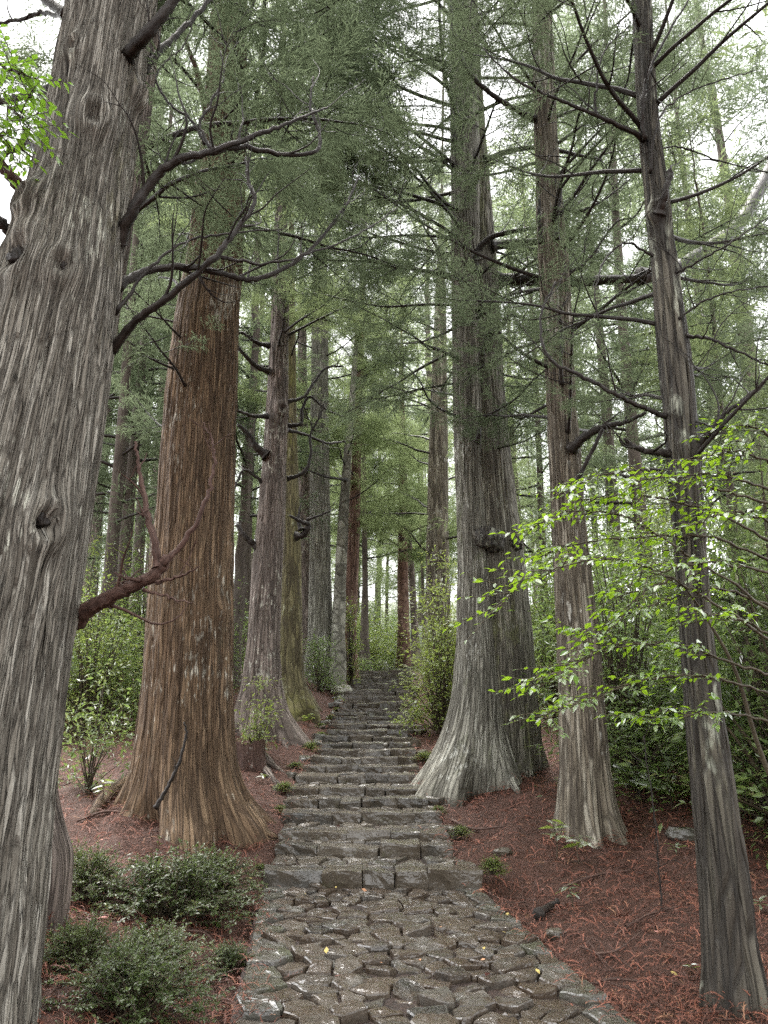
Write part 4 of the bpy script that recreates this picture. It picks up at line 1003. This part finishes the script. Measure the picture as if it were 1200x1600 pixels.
# lance leaved seedlings
def lance_leaf():
    t = np.array([0,.25,.55,.8,1.]); wv = np.array([.02,.11,.12,.07,.0]); z = -.22*t**2; V = []
    for a, b, c in zip(t, wv, z): V += [(a, -b, c+b*.25), (a, 0, c), (a, b, c+b*.25)]
    Q = [(3*i+j, 3*i+j+1, 3*i+j+4, 3*i+j+3) for i in range(4) for j in range(2)]
    return np.array(V), np.array(Q)
LV, LQ = lance_leaf()
me_lance = mesh('leaf', LV, LQ); me_lance.materials.append(m_broad2)
me_lance2 = mesh('leaf', LV, LQ); me_lance2.materials.append(m_broad)
def seedling(lab, px, py, hpx, n, lpx, rs, dark=False, D=None, whorl=True):
    c = on_ground(px, py) if D is None else np.array([at(px, py, D)[0], D, gz(at(px, py, D)[0], D)])
    o = thing('seedling', lab, 'seedling', tuple(c), 'lance leaved seedlings')
    h = size(hpx, px, py, c[1]); L = size(lpx, px, py, c[1]); P = smooth_pts([(0,0,-.02), (rs.normal(0,.04)*h, rs.normal(0,.04)*h, h*.5), (rs.normal(0,.12)*h, rs.normal(0,.1)*h, h)], 10)
    mb = MB(); mb.add(*tube(P, np.linspace(.006, .003, 10), 5)); link('stem', mb.build('stem'), o, m_stem)
    for k in range(n):
        t = 1-.5*(k/n)**1.3 if whorl else .35+.65*rs.rand(); p_ = P[min(int(t*9), 9)]; a = k*2.4+rs.normal(0,.3)
        l = link('leaf', me_lance2 if dark else me_lance, o)
        l.matrix_local = Matrix.Translation(Vector(p_)) @ Matrix.Rotation(a, 4, 'Z') @ Matrix.Rotation(-rs.uniform(-.2,.5), 4, 'Y') @ Matrix.Rotation(rs.normal(0,.4), 4, 'X') @ Matrix.Scale(L*rs.uniform(.75,1.2), 4)
    return o
rs = np.random.RandomState(15)
for a in [('pale green whorled seedling in the needles left of the red brown cedar', 160, 1262, 40, 11, 20), ('white green seedling sprouting against the red brown cedar', 225, 1215, 60, 12, 18),
  ('thin seedling leaning before the foot of the red brown cedar', 262, 1240, 40, 9, 15), ('yellow bamboo grass tuft behind the huge left trunk', 118, 1120, 40, 14, 34), ('yellow drooping tuft left of the red brown cedar', 172, 1095, 26, 12, 30),
  ('green tuft above the dim bush at left', 140, 1160, 45, 12, 30), ('small bright sprout below the red brown cedar', 300, 1290, 14, 7, 12), ('sprout beside the stump near the stairs', 410, 1225, 14, 8, 12),
  ('fern like sprout beside the stairs below the mossy trunk', 482, 1135, 18, 10, 16), ('light sprout on the kerb at the left of the path', 405, 1425, 10, 8, 12)]:
    seedling(*a, rs)
for a in [('bright lance leaved seedling at the foot of the white patched tree', 870, 1345, 60, 12, 30), ('green seedling right in front of the white patched tree', 905, 1350, 40, 10, 32), ('dark seedling on the needles below the white patched tree', 895, 1420, 34, 9, 24),
  ('big lance leaved seedling between the white patched tree and the dark tree', 945, 1290, 70, 18, 44), ('bamboo leaved plant left of the dark right tree', 1000, 1260, 60, 18, 50), ('seedling with drooping tips behind the dark right tree', 1050, 1270, 50, 14, 44),
  ('tiny sprout in the needles left of the dark right tree', 1058, 1340, 16, 8, 16), ('sprout at the foot of the dark right tree', 1135, 1560, 24, 8, 26), ('light sprout right of the dark right tree', 1190, 1430, 20, 8, 20),
  ('small plant in the needles at the foot of the great twin cedar', 822, 1205, 22, 9, 16), ('tiny sprig near the right kerb', 1080, 1525, 14, 6, 16)]:
    seedling(*a, rs, dark=('dark' in a[0] or 'plant' in a[0]))

# weeds in the joints along the stairs
WEED = [with_leaf(p_, m_broad2) for p_ in BOXB]
for k in range(26):
    i = rs.randint(0, 24); D, Z, xl, xr = STEPS[i]; sd_ = rs.rand() < .65
    x = (xr+rs.uniform(-.02,.16)) if sd_ else (xl-rs.uniform(-.02,.16)); y = D+rs.uniform(0,.4); s = rs.uniform(.12,.32)
    plant('weed', 'little green weed at the %s edge of the stairs' % ('right' if sd_ else 'left'), 'weed', (x, y, Z-.06), WEED[rs.randint(3)], (s, s, s*rs.uniform(.7,1.3)), rs.uniform(0,6.28), 'weeds along the %s edge of the stairs' % ('right' if sd_ else 'left'))

# ------------------------------------------------------------------ bright sapling reaching in from the right
def sap_leaf():
    t = np.array([0,.08,.28,.52,.78,1.]); wv = np.array([.008,.05,.20,.22,.12,.0]); z = .02-.20*t**2; V = []
    for a, b, c in zip(t, wv, z): V += [(a, -b, c+b*.22), (a, 0, c), (a, b, c+b*.22)]
    return np.array(V), np.array([(3*i+j, 3*i+j+1, 3*i+j+4, 3*i+j+3) for i in range(5) for j in range(2)])
SV, SQ = sap_leaf(); me_sap = mesh('leaf', SV, SQ); me_sap.materials.append(m_sap)
sx, sy = 2.75, 5.0
SAP = thing('sapling', 'bright green broad leaved sapling reaching in from the right edge', 'sapling', (sx, sy, gz(sx, sy)))
rs = np.random.RandomState(31); leaves = []
def sap_branch(pts, w0, w1, n, seed, big=.058):
    o, P = branch(SAP, pts, w0, w1, m_stem, 0, seed, 'branch', 6, .006)
    rs = np.random.RandomState(seed)
    seg = np.linalg.norm(np.diff(P, axis=0), axis=1).sum(); mb = MB()
    def twig_leaves(S, m):
        for k in range(m):
            t = .25+.75*k/max(1, m-1); x = t*(len(S)-1); i = min(int(x), len(S)-2); p_ = S[i]+(S[i+1]-S[i])*(x-i); d = S[i+1]-S[i]; d /= np.linalg.norm(d)+1e-9
            a = math.atan2(d[1], d[0])+(0 if k == m-1 else (1 if k % 2 else -1)*rs.uniform(.6,1.1))
            leaves.append((p_, a, rs.normal(-.2,.3), rs.normal(0,.35), big*rs.uniform(.45,1.2)))
    for k in range(n):
        t = .22+.78*(k+rs.rand()*.6)/n; i = min(int(t*(len(P)-1)), len(P)-2); d = P[i+1]-P[i]; d /= np.linalg.norm(d)
        a = (1 if k % 2 else -1)*rs.uniform(.5,1.2); dx = np.array([d[0]*math.cos(a)-d[1]*math.sin(a), d[0]*math.sin(a)+d[1]*math.cos(a), d[2]*.4+rs.normal(.03,.12)])
        S = smooth_pts(wander(P[i], dx, rs.uniform(.14,.36), 4, rs, .10, -.01), 8); mb.add(*tube(S, np.linspace(.0035, .0015, 8), 4, False)); twig_leaves(S, rs.randint(5,9))
    twig_leaves(P[-8:], 6)
    me = mb.build('twigs'); me.transform(Matrix.Translation(-o.parent.location)); link('twigs', me, o, m_stem)
for k, (pts, n) in enumerate([
  ([(1215,1010,4.6),(1120,945,4.5),(1050,905,4.4),(960,872,4.3),(880,885,4.2),(820,910,4.15),(780,950,4.1)], 17),
  ([(1215,1060,4.7),(1130,1030,4.6),(1050,1005,4.5),(950,1015,4.3),(890,1042,4.2),(820,1072,4.1)], 18),
  ([(1215,960,4.9),(1080,870,4.8),(980,810,4.7),(890,800,4.6),(820,830,4.5)], 16),
  ([(1215,850,5.0),(1100,795,4.9),(1000,775,4.8),(900,780,4.7)], 13),
  ([(1215,770,4.9),(1130,742,4.7),(1060,745,4.6),(970,755,4.5)], 12),
  ([(1215,900,4.5),(1120,880,4.4),(1040,892,4.3),(955,930,4.2)], 11),
  ([(1215,1090,4.8),(1120,1060,4.6),(1020,1060,4.5),(920,1095,4.3),(850,1120,4.2)], 14),
  ([(1215,725,4.6),(1150,705,4.5),(1090,720,4.4)], 8), ([(1215,1000,4.3),(1150,965,4.2),(1085,955,4.1)], 8),
  ([(1215,820,4.4),(1150,800,4.3),(1075,822,4.2)], 9), ([(1215,1130,4.7),(1130,1115,4.6),(1050,1120,4.5),(975,1115,4.4)], 10),
  ([(1215,690,5.1),(1170,665,5.0),(1110,672,4.9)], 7), ([(1215,790,5.3),(1110,760,5.2),(1010,735,5.1),(930,745,5.0),(870,775,4.9)], 14), ([(1215,880,5.2),(1110,840,5.1),(1000,840,5.0),(900,850,4.9),(840,870,4.8)], 14), ([(1215,950,5.4),(1120,920,5.3),(1040,940,5.2),(960,965,5.1)], 12), ([(1050,905,4.4),(1000,930,4.35),(950,985,4.3),(900,990,4.3)], 8)]):
    sap_branch(pts, 4.5, 1.5, int(n*2.2), 300+k)
mb = MB()
for pts in ([(sx,sy,gz(sx,sy)-.1),(2.55,4.9,.6),at(1190,1180,4.8),at(1150,1050,4.7),at(1100,960,4.6),at(1060,905,4.4)], [(sx+.1,sy,gz(sx,sy)-.1),(2.7,5.0,.9),(2.72,5.0,1.8),(2.66,4.95,2.6),(2.6,4.9,3.2)], [(2.55,4.9,.6),(2.9,4.7,1.3),(2.75,4.6,1.9),(2.6,4.5,2.2)]):
    S = smooth_pts(pts, 22); mb.add(*tube(S, np.linspace(.020, .005, 22), 7))
me = mb.build('stem'); me.transform(Matrix.Translation(-SAP.location)); link('stem', me, SAP, m_stem)
def leaf_matrix(l):
    p_, a, pt, rl, s = l
    return Matrix.Translation(Vector(p_)) @ Matrix.Rotation(a, 4, 'Z') @ Matrix.Rotation(-pt, 4, 'Y') @ Matrix.Rotation(rl, 4, 'X') @ Matrix.Scale(s, 4)
def hang_leaves(root, leaves, me, SVv, SQq, mat, cap=300):
    order = sorted(leaves, key=lambda l: -l[4]/max(.5, l[0][1])); inv = Matrix.Translation(-root.location)
    for l in order[:cap]:
        o = link('leaf', me, root); o.matrix_local = inv @ leaf_matrix(l)
    if len(order) > cap:
        mb = MB()
        for l in order[cap:]:
            M = np.array(inv @ leaf_matrix(l)); mb.add(SVv@M[:3,:3].T+M[:3,3], SQq)
        tag(link('foliage', mb.build('foliage', attrs=False), root, mat), kind='stuff')
hang_leaves(SAP, leaves, me_sap, SV, SQ, m_sap)
# leafy branch hanging in at the upper left
m_ul = mat_leaf('upper left leaf', (.050,.120,.014), (.10,.20,.022), .5, .25, .8, tcol=(.25,.45,.03), vary=.8)
me_ul = mesh('leaf', SV, SQ); me_ul.materials.append(m_ul)
ULB = thing('leafy_branch', 'bright leafy broadleaf spray hanging in at the upper left edge', 'branch', tuple(at(-60,60,3.4)))
leaves = []; SAPX = SAP; SAP = ULB
for k, (pts, n) in enumerate([([(-60,60,3.4),(-20,90,3.3),(20,110,3.25),(48,120,3.2)], 10), ([(-60,90,3.5),(-15,140,3.4),(25,175,3.35),(40,195,3.3)], 11), ([(-60,130,3.4),(-20,190,3.3),(5,215,3.3)], 9)]):
    sap_branch(pts, 6, 2, int(n*2.2), 340+k, .062)
hang_leaves(ULB, leaves, me_ul, SV, SQ, m_ul)
SAP = SAPX

# ------------------------------------------------------------------ litter of dead fronds
rs = np.random.RandomState(91)
def frond(seed):
    rs = np.random.RandomState(seed); n = 4; t = np.linspace(0,1,n); a = rs.uniform(-.6,.6)
    ang = a*t; P = np.stack([np.cumsum(np.cos(ang))/n, np.cumsum(np.sin(ang))/n, .10*np.sin(t*math.pi)*rs.uniform(.4,1.6)], -1); P -= P[0]
    d = np.gradient(P, axis=0); d = norm(d); s = norm(np.cross(d, [0,0,1.])); wd = (.020*(1-.5*t))[:,None]
    V = np.concatenate([P-s*wd, P+s*wd+np.array([0,0,.012])]); T = []
    for i in range(n-1): T += [(i, i+1, n+i+1), (i, n+i+1, n+i)]
    V = list(V)
    for k in range(11):
        x = rs.uniform(.05,.98)*(n-1); i = min(int(x), n-2); p_ = P[i]+(P[i+1]-P[i])*(x-i); sg = 1 if k % 2 else -1
        dd = norm(d[i]*rs.uniform(.5,1)+s[i]*sg*rs.uniform(.4,.9)+np.array([0,0,rs.uniform(-.1,.6)])); L = rs.uniform(.08,.17)
        b = len(V); q = d[i]*.020; V += [p_-q, p_+q, p_+dd*L]; T.append((b, b+1, b+2))
    return np.array(V), np.array(T)
FR = [frond(s) for s in range(8)]
NF = 34000; mbs = MB(); cnt = 0
Dd = 3.3*np.exp(rs.rand(NF*3)*math.log(24/3.3)); Xx = Dd*rs.uniform(-.56,.56,NF*3)
L_, R_ = path_l(Dd), path_r(Dd); edge = np.abs(rs.normal(0,.11,NF*3))
dens = vnoise(np.stack([Xx*1.3, Dd*1.3, 0*Xx], -1)); ok = (rs.rand(NF*3) < .85+.5*dens) & ((Xx < L_+edge) | (Xx > R_-edge)) & (Xx > -9) & (Xx < 10); Dd, Xx = Dd[ok][:NF], Xx[ok][:NF]
Zz = terrain(Xx, Dd); e = .05
Z0 = Zz; offp = 1.-((Xx > path_l(Dd)-.1) & (Xx < path_r(Dd)+.1))
Zz = np.where((Xx > path_l(Dd)) & (Xx < path_r(Dd)), np.where(Dd < 8.1, .015, prof(Dd)+.03), Zz)
nxv = -(terrain(Xx+e, Dd)-Z0)/e*offp; nyv = -(terrain(Xx, Dd+e)-Z0)/e*offp
# heaps against the feet of the trees
for T_, rr_, m_ in ((T1,.62,350),(T2,.62,700),(T3,.5,350),(T7,.75,700),(T8,.36,450),(T9,.2,350),(T1b,.3,200),(T3b,.4,150)):
    aa = rs.uniform(0, 6.283, m_); q_ = rs.rand(m_)**1.5; hx = T_.location.x+np.cos(aa)*(rr_+.45*q_); hy = T_.location.y+np.sin(aa)*(rr_+.45*q_)
    g_in = (hx < path_l(hy)-.08) | (hx > path_r(hy)+.08); hx, hy, q_ = hx[g_in], hy[g_in], q_[g_in]
    Xx = np.concatenate([Xx, hx]); Dd = np.concatenate([Dd, hy]); Zz = np.concatenate([Zz, terrain(hx, hy)+.11*(1-q_)*rs.rand(len(q_))]); nxv = np.concatenate([nxv, hx*0]); nyv = np.concatenate([nyv, hx*0])
VV, TT, tint, base = [], [], [], 0
for k in range(8):
    idx = np.where(np.arange(len(Dd)) % 8 == k)[0]; Vt, Tt = FR[k]; m = len(idx)
    a = rs.uniform(0, 6.283, m); sc_ = np.minimum(.15, np.exp(rs.normal(math.log(.090),.42,m)))*(1+.03*Dd[idx]); pit = rs.normal(0,.22,m)
    ca, sa = np.cos(a), np.sin(a); v = Vt[None]*sc_[:,None,None]
    x = v[...,0]*np.cos(pit)[:,None]-v[...,2]*np.sin(pit)[:,None]; z = v[...,0]*np.sin(pit)[:,None]+v[...,2]*np.cos(pit)[:,None]
    X2 = x*ca[:,None]-v[...,1]*sa[:,None]; Y2 = x*sa[:,None]+v[...,1]*ca[:,None]
    Z2 = z-X2*nxv[idx][:,None]-Y2*nyv[idx][:,None]
    W = np.stack([X2+Xx[idx][:,None], Y2+Dd[idx][:,None], Z2+(Zz[idx]+.008+rs.rand(m)*.018)[:,None]], -1)
    VV.append(W.reshape(-1,3)); TT.append((Tt[None]+(np.arange(m)*len(Vt))[:,None,None]).reshape(-1,3)+base); tint.append(np.repeat(rs.rand(m), len(Vt))); base += m*len(Vt)
m_lit, n, out = new_mat('dead cedar frond')
at_ = N(n, 'ShaderNodeAttribute', _attribute_name='tint').outputs['Fac']
col = mixc(n, at_, (.046,.018,.012), (.235,.082,.050)); col = mixc(n, mapr(n, at_, .9, 1.0, 0, .8), col, (.24,.14,.08))
p = N(n, 'ShaderNodeBsdfPrincipled', Roughness=.65); p.inputs['Specular IOR Level'].default_value = .35; n.links.new(col, p.inputs['Base Color']); n.links.new(p.outputs[0], out.inputs[0])
tag(link('needle_litter', mesh('needle_litter', np.concatenate(VV), None, np.concatenate(TT), {'tint': np.concatenate(tint)}, False), None, m_lit), 'carpet of fallen red brown cedar fronds', 'litter', kind='stuff')
# loose twigs among the fronds
mt_ = MB(); Xt = []; 
for k in range(900):
    D = 3.4*math.exp(rs.rand()*math.log(18/3.4)); x = D*rs.uniform(-.5,.55)
    if PL(D)-.05 < x < PR(D)+.05 and D < 8.1 or (D >= 8.1 and float(path_l(np.array(D)))-.1 < x < float(path_r(np.array(D)))+.1): continue
    a = rs.uniform(0,6.28); L = rs.uniform(.1,.45); q = np.linspace(0,1,5); px_ = x+math.cos(a)*L*q+rs.normal(0,.01,5); py_ = D+math.sin(a)*L*q+rs.normal(0,.01,5)
    P = np.stack([px_, py_, terrain(px_, py_)+.02+.02*rs.rand()], -1); mt_.add(*tube(P, np.linspace(rs.uniform(.003,.008), .002, 5), 4, False))
tag(link('twig_litter', mt_.build('twig_litter'), None, b_dead), 'scattered thin fallen twigs on the needle carpet', 'twigs', kind='stuff')
# fallen leaves
m_fl = [mat_plain('fallen leaf %d' % k, c1, c2, 40, .6) for k, (c1, c2) in enumerate([((.35,.16,.08),(.5,.28,.16)), ((.32,.24,.07),(.45,.36,.12)), ((.30,.13,.11),(.42,.2,.17))])]
me_fl = []
for m_ in m_fl:
    me = mesh('fallen_leaf', SV*np.array([1,1.2,.7]), SQ); me.materials.append(m_); me_fl.append(me)
for k in range(46):
    left = rs.rand() < .35
    px, py = (rs.uniform(150,400), rs.uniform(1290,1580)) if left else (rs.uniform(700,1180), rs.uniform(1240,1580))
    if k > 36: px, py = rs.uniform(450,800), rs.uniform(1400,1590)
    c = on_ground(px, py); onp = path_l(np.array(c[1])) < c[0] < path_r(np.array(c[1])) and c[1] < 8
    if path_l(np.array(c[1])) < c[0] < path_r(np.array(c[1])) and not onp: continue
    o = link('fallen_leaf', me_fl[rs.randint(3)], None, None, (c[0], c[1], (.03 if onp else c[2]+.035))); s = rs.uniform(.03,.065); o.scale = (s,s,s); o.rotation_euler = (rs.normal(0,.3), rs.normal(0,.3), rs.uniform(0,6.28))
    side = 'on the wet paving stones' if onp else ('on the needles left of the path' if c[0] < 0 else 'on the needles right of the path')
    tag(o, 'small pale fallen leaf '+side, 'leaf', 'fallen leaves '+side)

# ------------------------------------------------------------------ stump, rocks, sticks
rs = np.random.RandomState(61)
c = on_ground(378, 1200); r = .30; H_ = .36; nth = 60; zz = np.linspace(-.15, H_, 14); th = np.arange(nth)*2*math.pi/nth
Zg, Tg = np.meshgrid(zz, th, indexing='ij'); Rg = r*(1+.35*np.exp(-np.clip(Zg,0,None)/.15)*(.6+.6*vnoise(np.stack([np.cos(Tg)*2,np.sin(Tg)*2,Zg*0+3], -1).reshape(-1,3)).reshape(Zg.shape))+.08*vnoise(np.stack([np.cos(Tg)*7,np.sin(Tg)*7,Zg*2], -1).reshape(-1,3)).reshape(Zg.shape))
Zr = Zg+np.where(Zg > H_-.05, .07*vnoise(np.stack([np.cos(Tg)*4,np.sin(Tg)*4,Zg*0+9], -1).reshape(-1,3)).reshape(Zg.shape), 0)
V = np.stack([Rg*np.cos(Tg), Rg*np.sin(Tg), Zr], -1).reshape(-1,3); B = np.stack([r*np.cos(Tg), r*np.sin(Tg), Zg], -1).reshape(-1,3)
i = np.arange(13)[:,None]*nth; j = np.arange(nth)[None,:]; Q = np.stack([i+j, i+(j+1) % nth, i+nth+(j+1) % nth, i+nth+j], -1).reshape(-1,4)
stump = thing('tree_stump', 'rotting red brown stump between the red brown cedar and the mauve grey tree', 'stump', tuple(c+np.array([0,.25,0])))
link('trunk', mesh('trunk', V, Q, None, {'bk': B}), stump, b_dead)
b = 13*nth; Vt = np.vstack([V[b:b+nth]*np.array([.98,.98,1])-np.array([0,0,.01]), [[0,0,H_-.12]]]); link('cut_face', mesh('cut_face', Vt, None, [(k, (k+1) % nth, nth) for k in range(nth)], {'bk': Vt}), stump, b_dead)
for pts in ([(398,1195),(415,1210),(428,1222),(440,1228)], [(405,1185),(425,1200),(445,1208)]): root_arm(stump, pts, 16, 5, b_mauve)
def rock(lab, px, py, wpx, asp, mat, D=None, flat=.5):
    c = on_ground(px, py) if D is None else np.array([at(px,py,D)[0], D, gz(at(px,py,D)[0], D)])
    hw = size(wpx/2, px, py, c[1]); o = blob('rock', (0,0,0), (hw, hw*asp, hw*flat), None, mat, rs, .28); o.location = (c[0], c[1], c[2]+hw*flat*.35); o.rotation_euler = (0,0,rs.uniform(-.5,.5))
    return tag(o, lab, 'rock')
rock('pale lichen covered boulder beside the upper stairs under a plank', 534, 1066, 36, .8, m_rock, 22.5, .6)
rock('smaller grey boulder left of the upper stairs', 514, 1062, 22, .8, m_step, 22.8, .5)
rock('blue grey flat stone in the needles by the right kerb', 870, 1465, 34, .8, m_step); rock('yellowish rock under the shrubs at the lower left', 285, 1560, 22, 1, m_rock)
rock('dark stone on the needles below the great twin cedar', 785, 1335, 30, .7, m_step); rock('flat brown rock between the white patched tree and the dark tree', 1065, 1310, 46, .6, m_kerb)
def stick(lab, pts, w0, w1, mat=b_dead, lift=.03, name='fallen_branch'):
    P = np.array([on_ground(x, y) for x, y in pts]); P[:,2] += lift; P = smooth_pts(P, 14); c = P.mean(0)
    r = np.linspace(size(w0/2, *pts[0], P[0][1]), size(w1/2, *pts[-1], P[-1][1]), 14)
    mb = MB(); mb.add(*tube(P-c, r*(1+.15*rs.normal(size=14)), 8)); return tag(link(name, mb.build(name), None, mat, tuple(c)), lab, 'branch')
stick('dark chunk of driftwood lying by the right kerb', [(842,1440),(858,1428),(874,1418)], 16, 9, b_limb, .05)
stick('weathered plank lying on the boulder by the upper stairs', [(508,1078),(520,1068),(533,1056)], 6, 5, b_mauve, .22)
for lab, pts in [('thin twig on the needles in front of the white patched tree', [(880,1395),(930,1375),(985,1368)]), ('bent twig on the needles near the dark right tree', [(960,1470),(1010,1440),(1060,1425)]), ('long twig across the needles left of the great twin cedar foot', [(705,1285),(740,1300),(790,1296)]),
  ('stick leaning toward the stairs below the mossy trunk', [(480,1122),(492,1128),(505,1126)]), ('dark stick behind the shrubs at left', [(120,1290),(165,1275),(215,1280)]), ('pale twig among the lower left shrubs', [(292,1462),(318,1470),(335,1480)]),
  ('dead stick in the right corner needles', [(900,1560),(950,1540),(1010,1545)]), ('stick beside the right kerb', [(930,1500),(965,1492),(1000,1470)]), ('stick under the bamboo grass at left', [(180,1135),(215,1128),(250,1140)])]:
    stick(lab, pts, 5, 2.5)
# young bare stem standing against the red brown cedar
o = thing('thin_stem', 'thin dark leaning stem crossing the foot of the red brown cedar', 'stem', tuple(on_ground(243,1262)))
branch(o, [(243,1262,8.6),(262,1230,8.6),(280,1190,8.6),(291,1150,8.6),(288,1128,8.6)], 7, 3, b_limb, 1, 190, 'stem', tl=(.1,.2))
o = thing('thin_stem', 'bare upright stem in the needles left of the dark right tree', 'stem', tuple(on_ground(1036,1440)))
branch(o, [(1036,1440,6.6),(1030,1370,6.6),(1025,1290,6.6),(1015,1220,6.6),(1005,1150,6.6)], 3, 1.5, b_limb, 5, 191, 'stem', tl=(.1,.25))

# ------------------------------------------------------------------ mist in the air
hz = box_template([-1,1], [-1,1], [-1,1]); zlo = GZMIN-1.0; zhi = 42.0
m_haze, n, out = new_mat('mist'); pv = N(n, 'ShaderNodeVolumePrincipled'); pv.inputs['Color'].default_value = (.93,.95,.97,1); pv.inputs['Density'].default_value = HAZE; pv.inputs['Anisotropy'].default_value = .3
n.links.new(pv.outputs[0], out.inputs['Volume'])
if HAZE > 0:
    tag(link('haze', mesh('haze', hz[0]*np.array([440,445,(zhi-zlo)/2]), hz[1]), None, m_haze, (0, 210, (zhi+zlo)/2)), 'thin pale mist hanging in the wood', kind='stuff')

# ------------------------------------------------------------------ labels that single out the repeats of the wood
GAPS = [(-900,'left of the huge left trunk'),(108,'between the huge left and red brown trunks'),(362,'between the red brown and mauve grey trees'),(440,'between the mauve and rust red trunks'),(562,'between the rust red and far orange trunks'),(642,'between the far orange trunk and great twin cedar'),(832,'between the great twin and white patched trees'),(935,'between the white patched and dark right trees'),(1110,'right of the dark right tree')]
ORD = ['first', 'second', 'third', 'fourth', 'fifth', 'sixth', 'seventh', 'eighth', 'ninth', 'tenth', 'eleventh', 'twelfth']
byl = {}
for o in list(COL.objects):
    if o.parent is None and o.get('group') and (o.name.startswith('slim_cedar') or o.name.startswith('understorey')) and 'outside' not in o['label'] and o.location.y > 2:
        px = 600+F*o.location.x/(o.location.y*math.cos(PITCH)+(o.location.z-EYE)*math.sin(PITCH))
        gap = [t for a, t in GAPS if a <= px][-1]; D = o.location.y
        dist = 'near' if D < 18 else ('middle' if D < 32 else ('far' if D < 50 else 'farthest'))
        kind = {'slim_cedar': 'slim cedar', 'understorey_bush': 'leafy bush', 'understorey_tree': 'tall thicket tree'}[o.name.split('.')[0]]
        byl.setdefault('%s %s %s' % (dist, kind, gap), []).append((px, o))
for o in list(COL.objects):
    if o.parent is None and o.name.startswith('weed'): byl.setdefault(o['label']+'§', []).append((o.location.y, o))
for lab, L in byl.items():
    if lab.endswith('§'):
        L.sort(key=lambda q: q[0])
        for k, (y_, o) in enumerate(L): o['label'] = lab[:-1]+', %s from the bottom' % (ORD+['thirteenth','fourteenth','fifteenth','sixteenth','seventeenth','eighteenth'])[min(k, 17)]
        continue
    L.sort(key=lambda q: q[0])
    for k, (px, o) in enumerate(L):
        o['label'] = lab if len(L) == 1 else '%s, %s from left' % (lab, ORD[min(k, 11)])
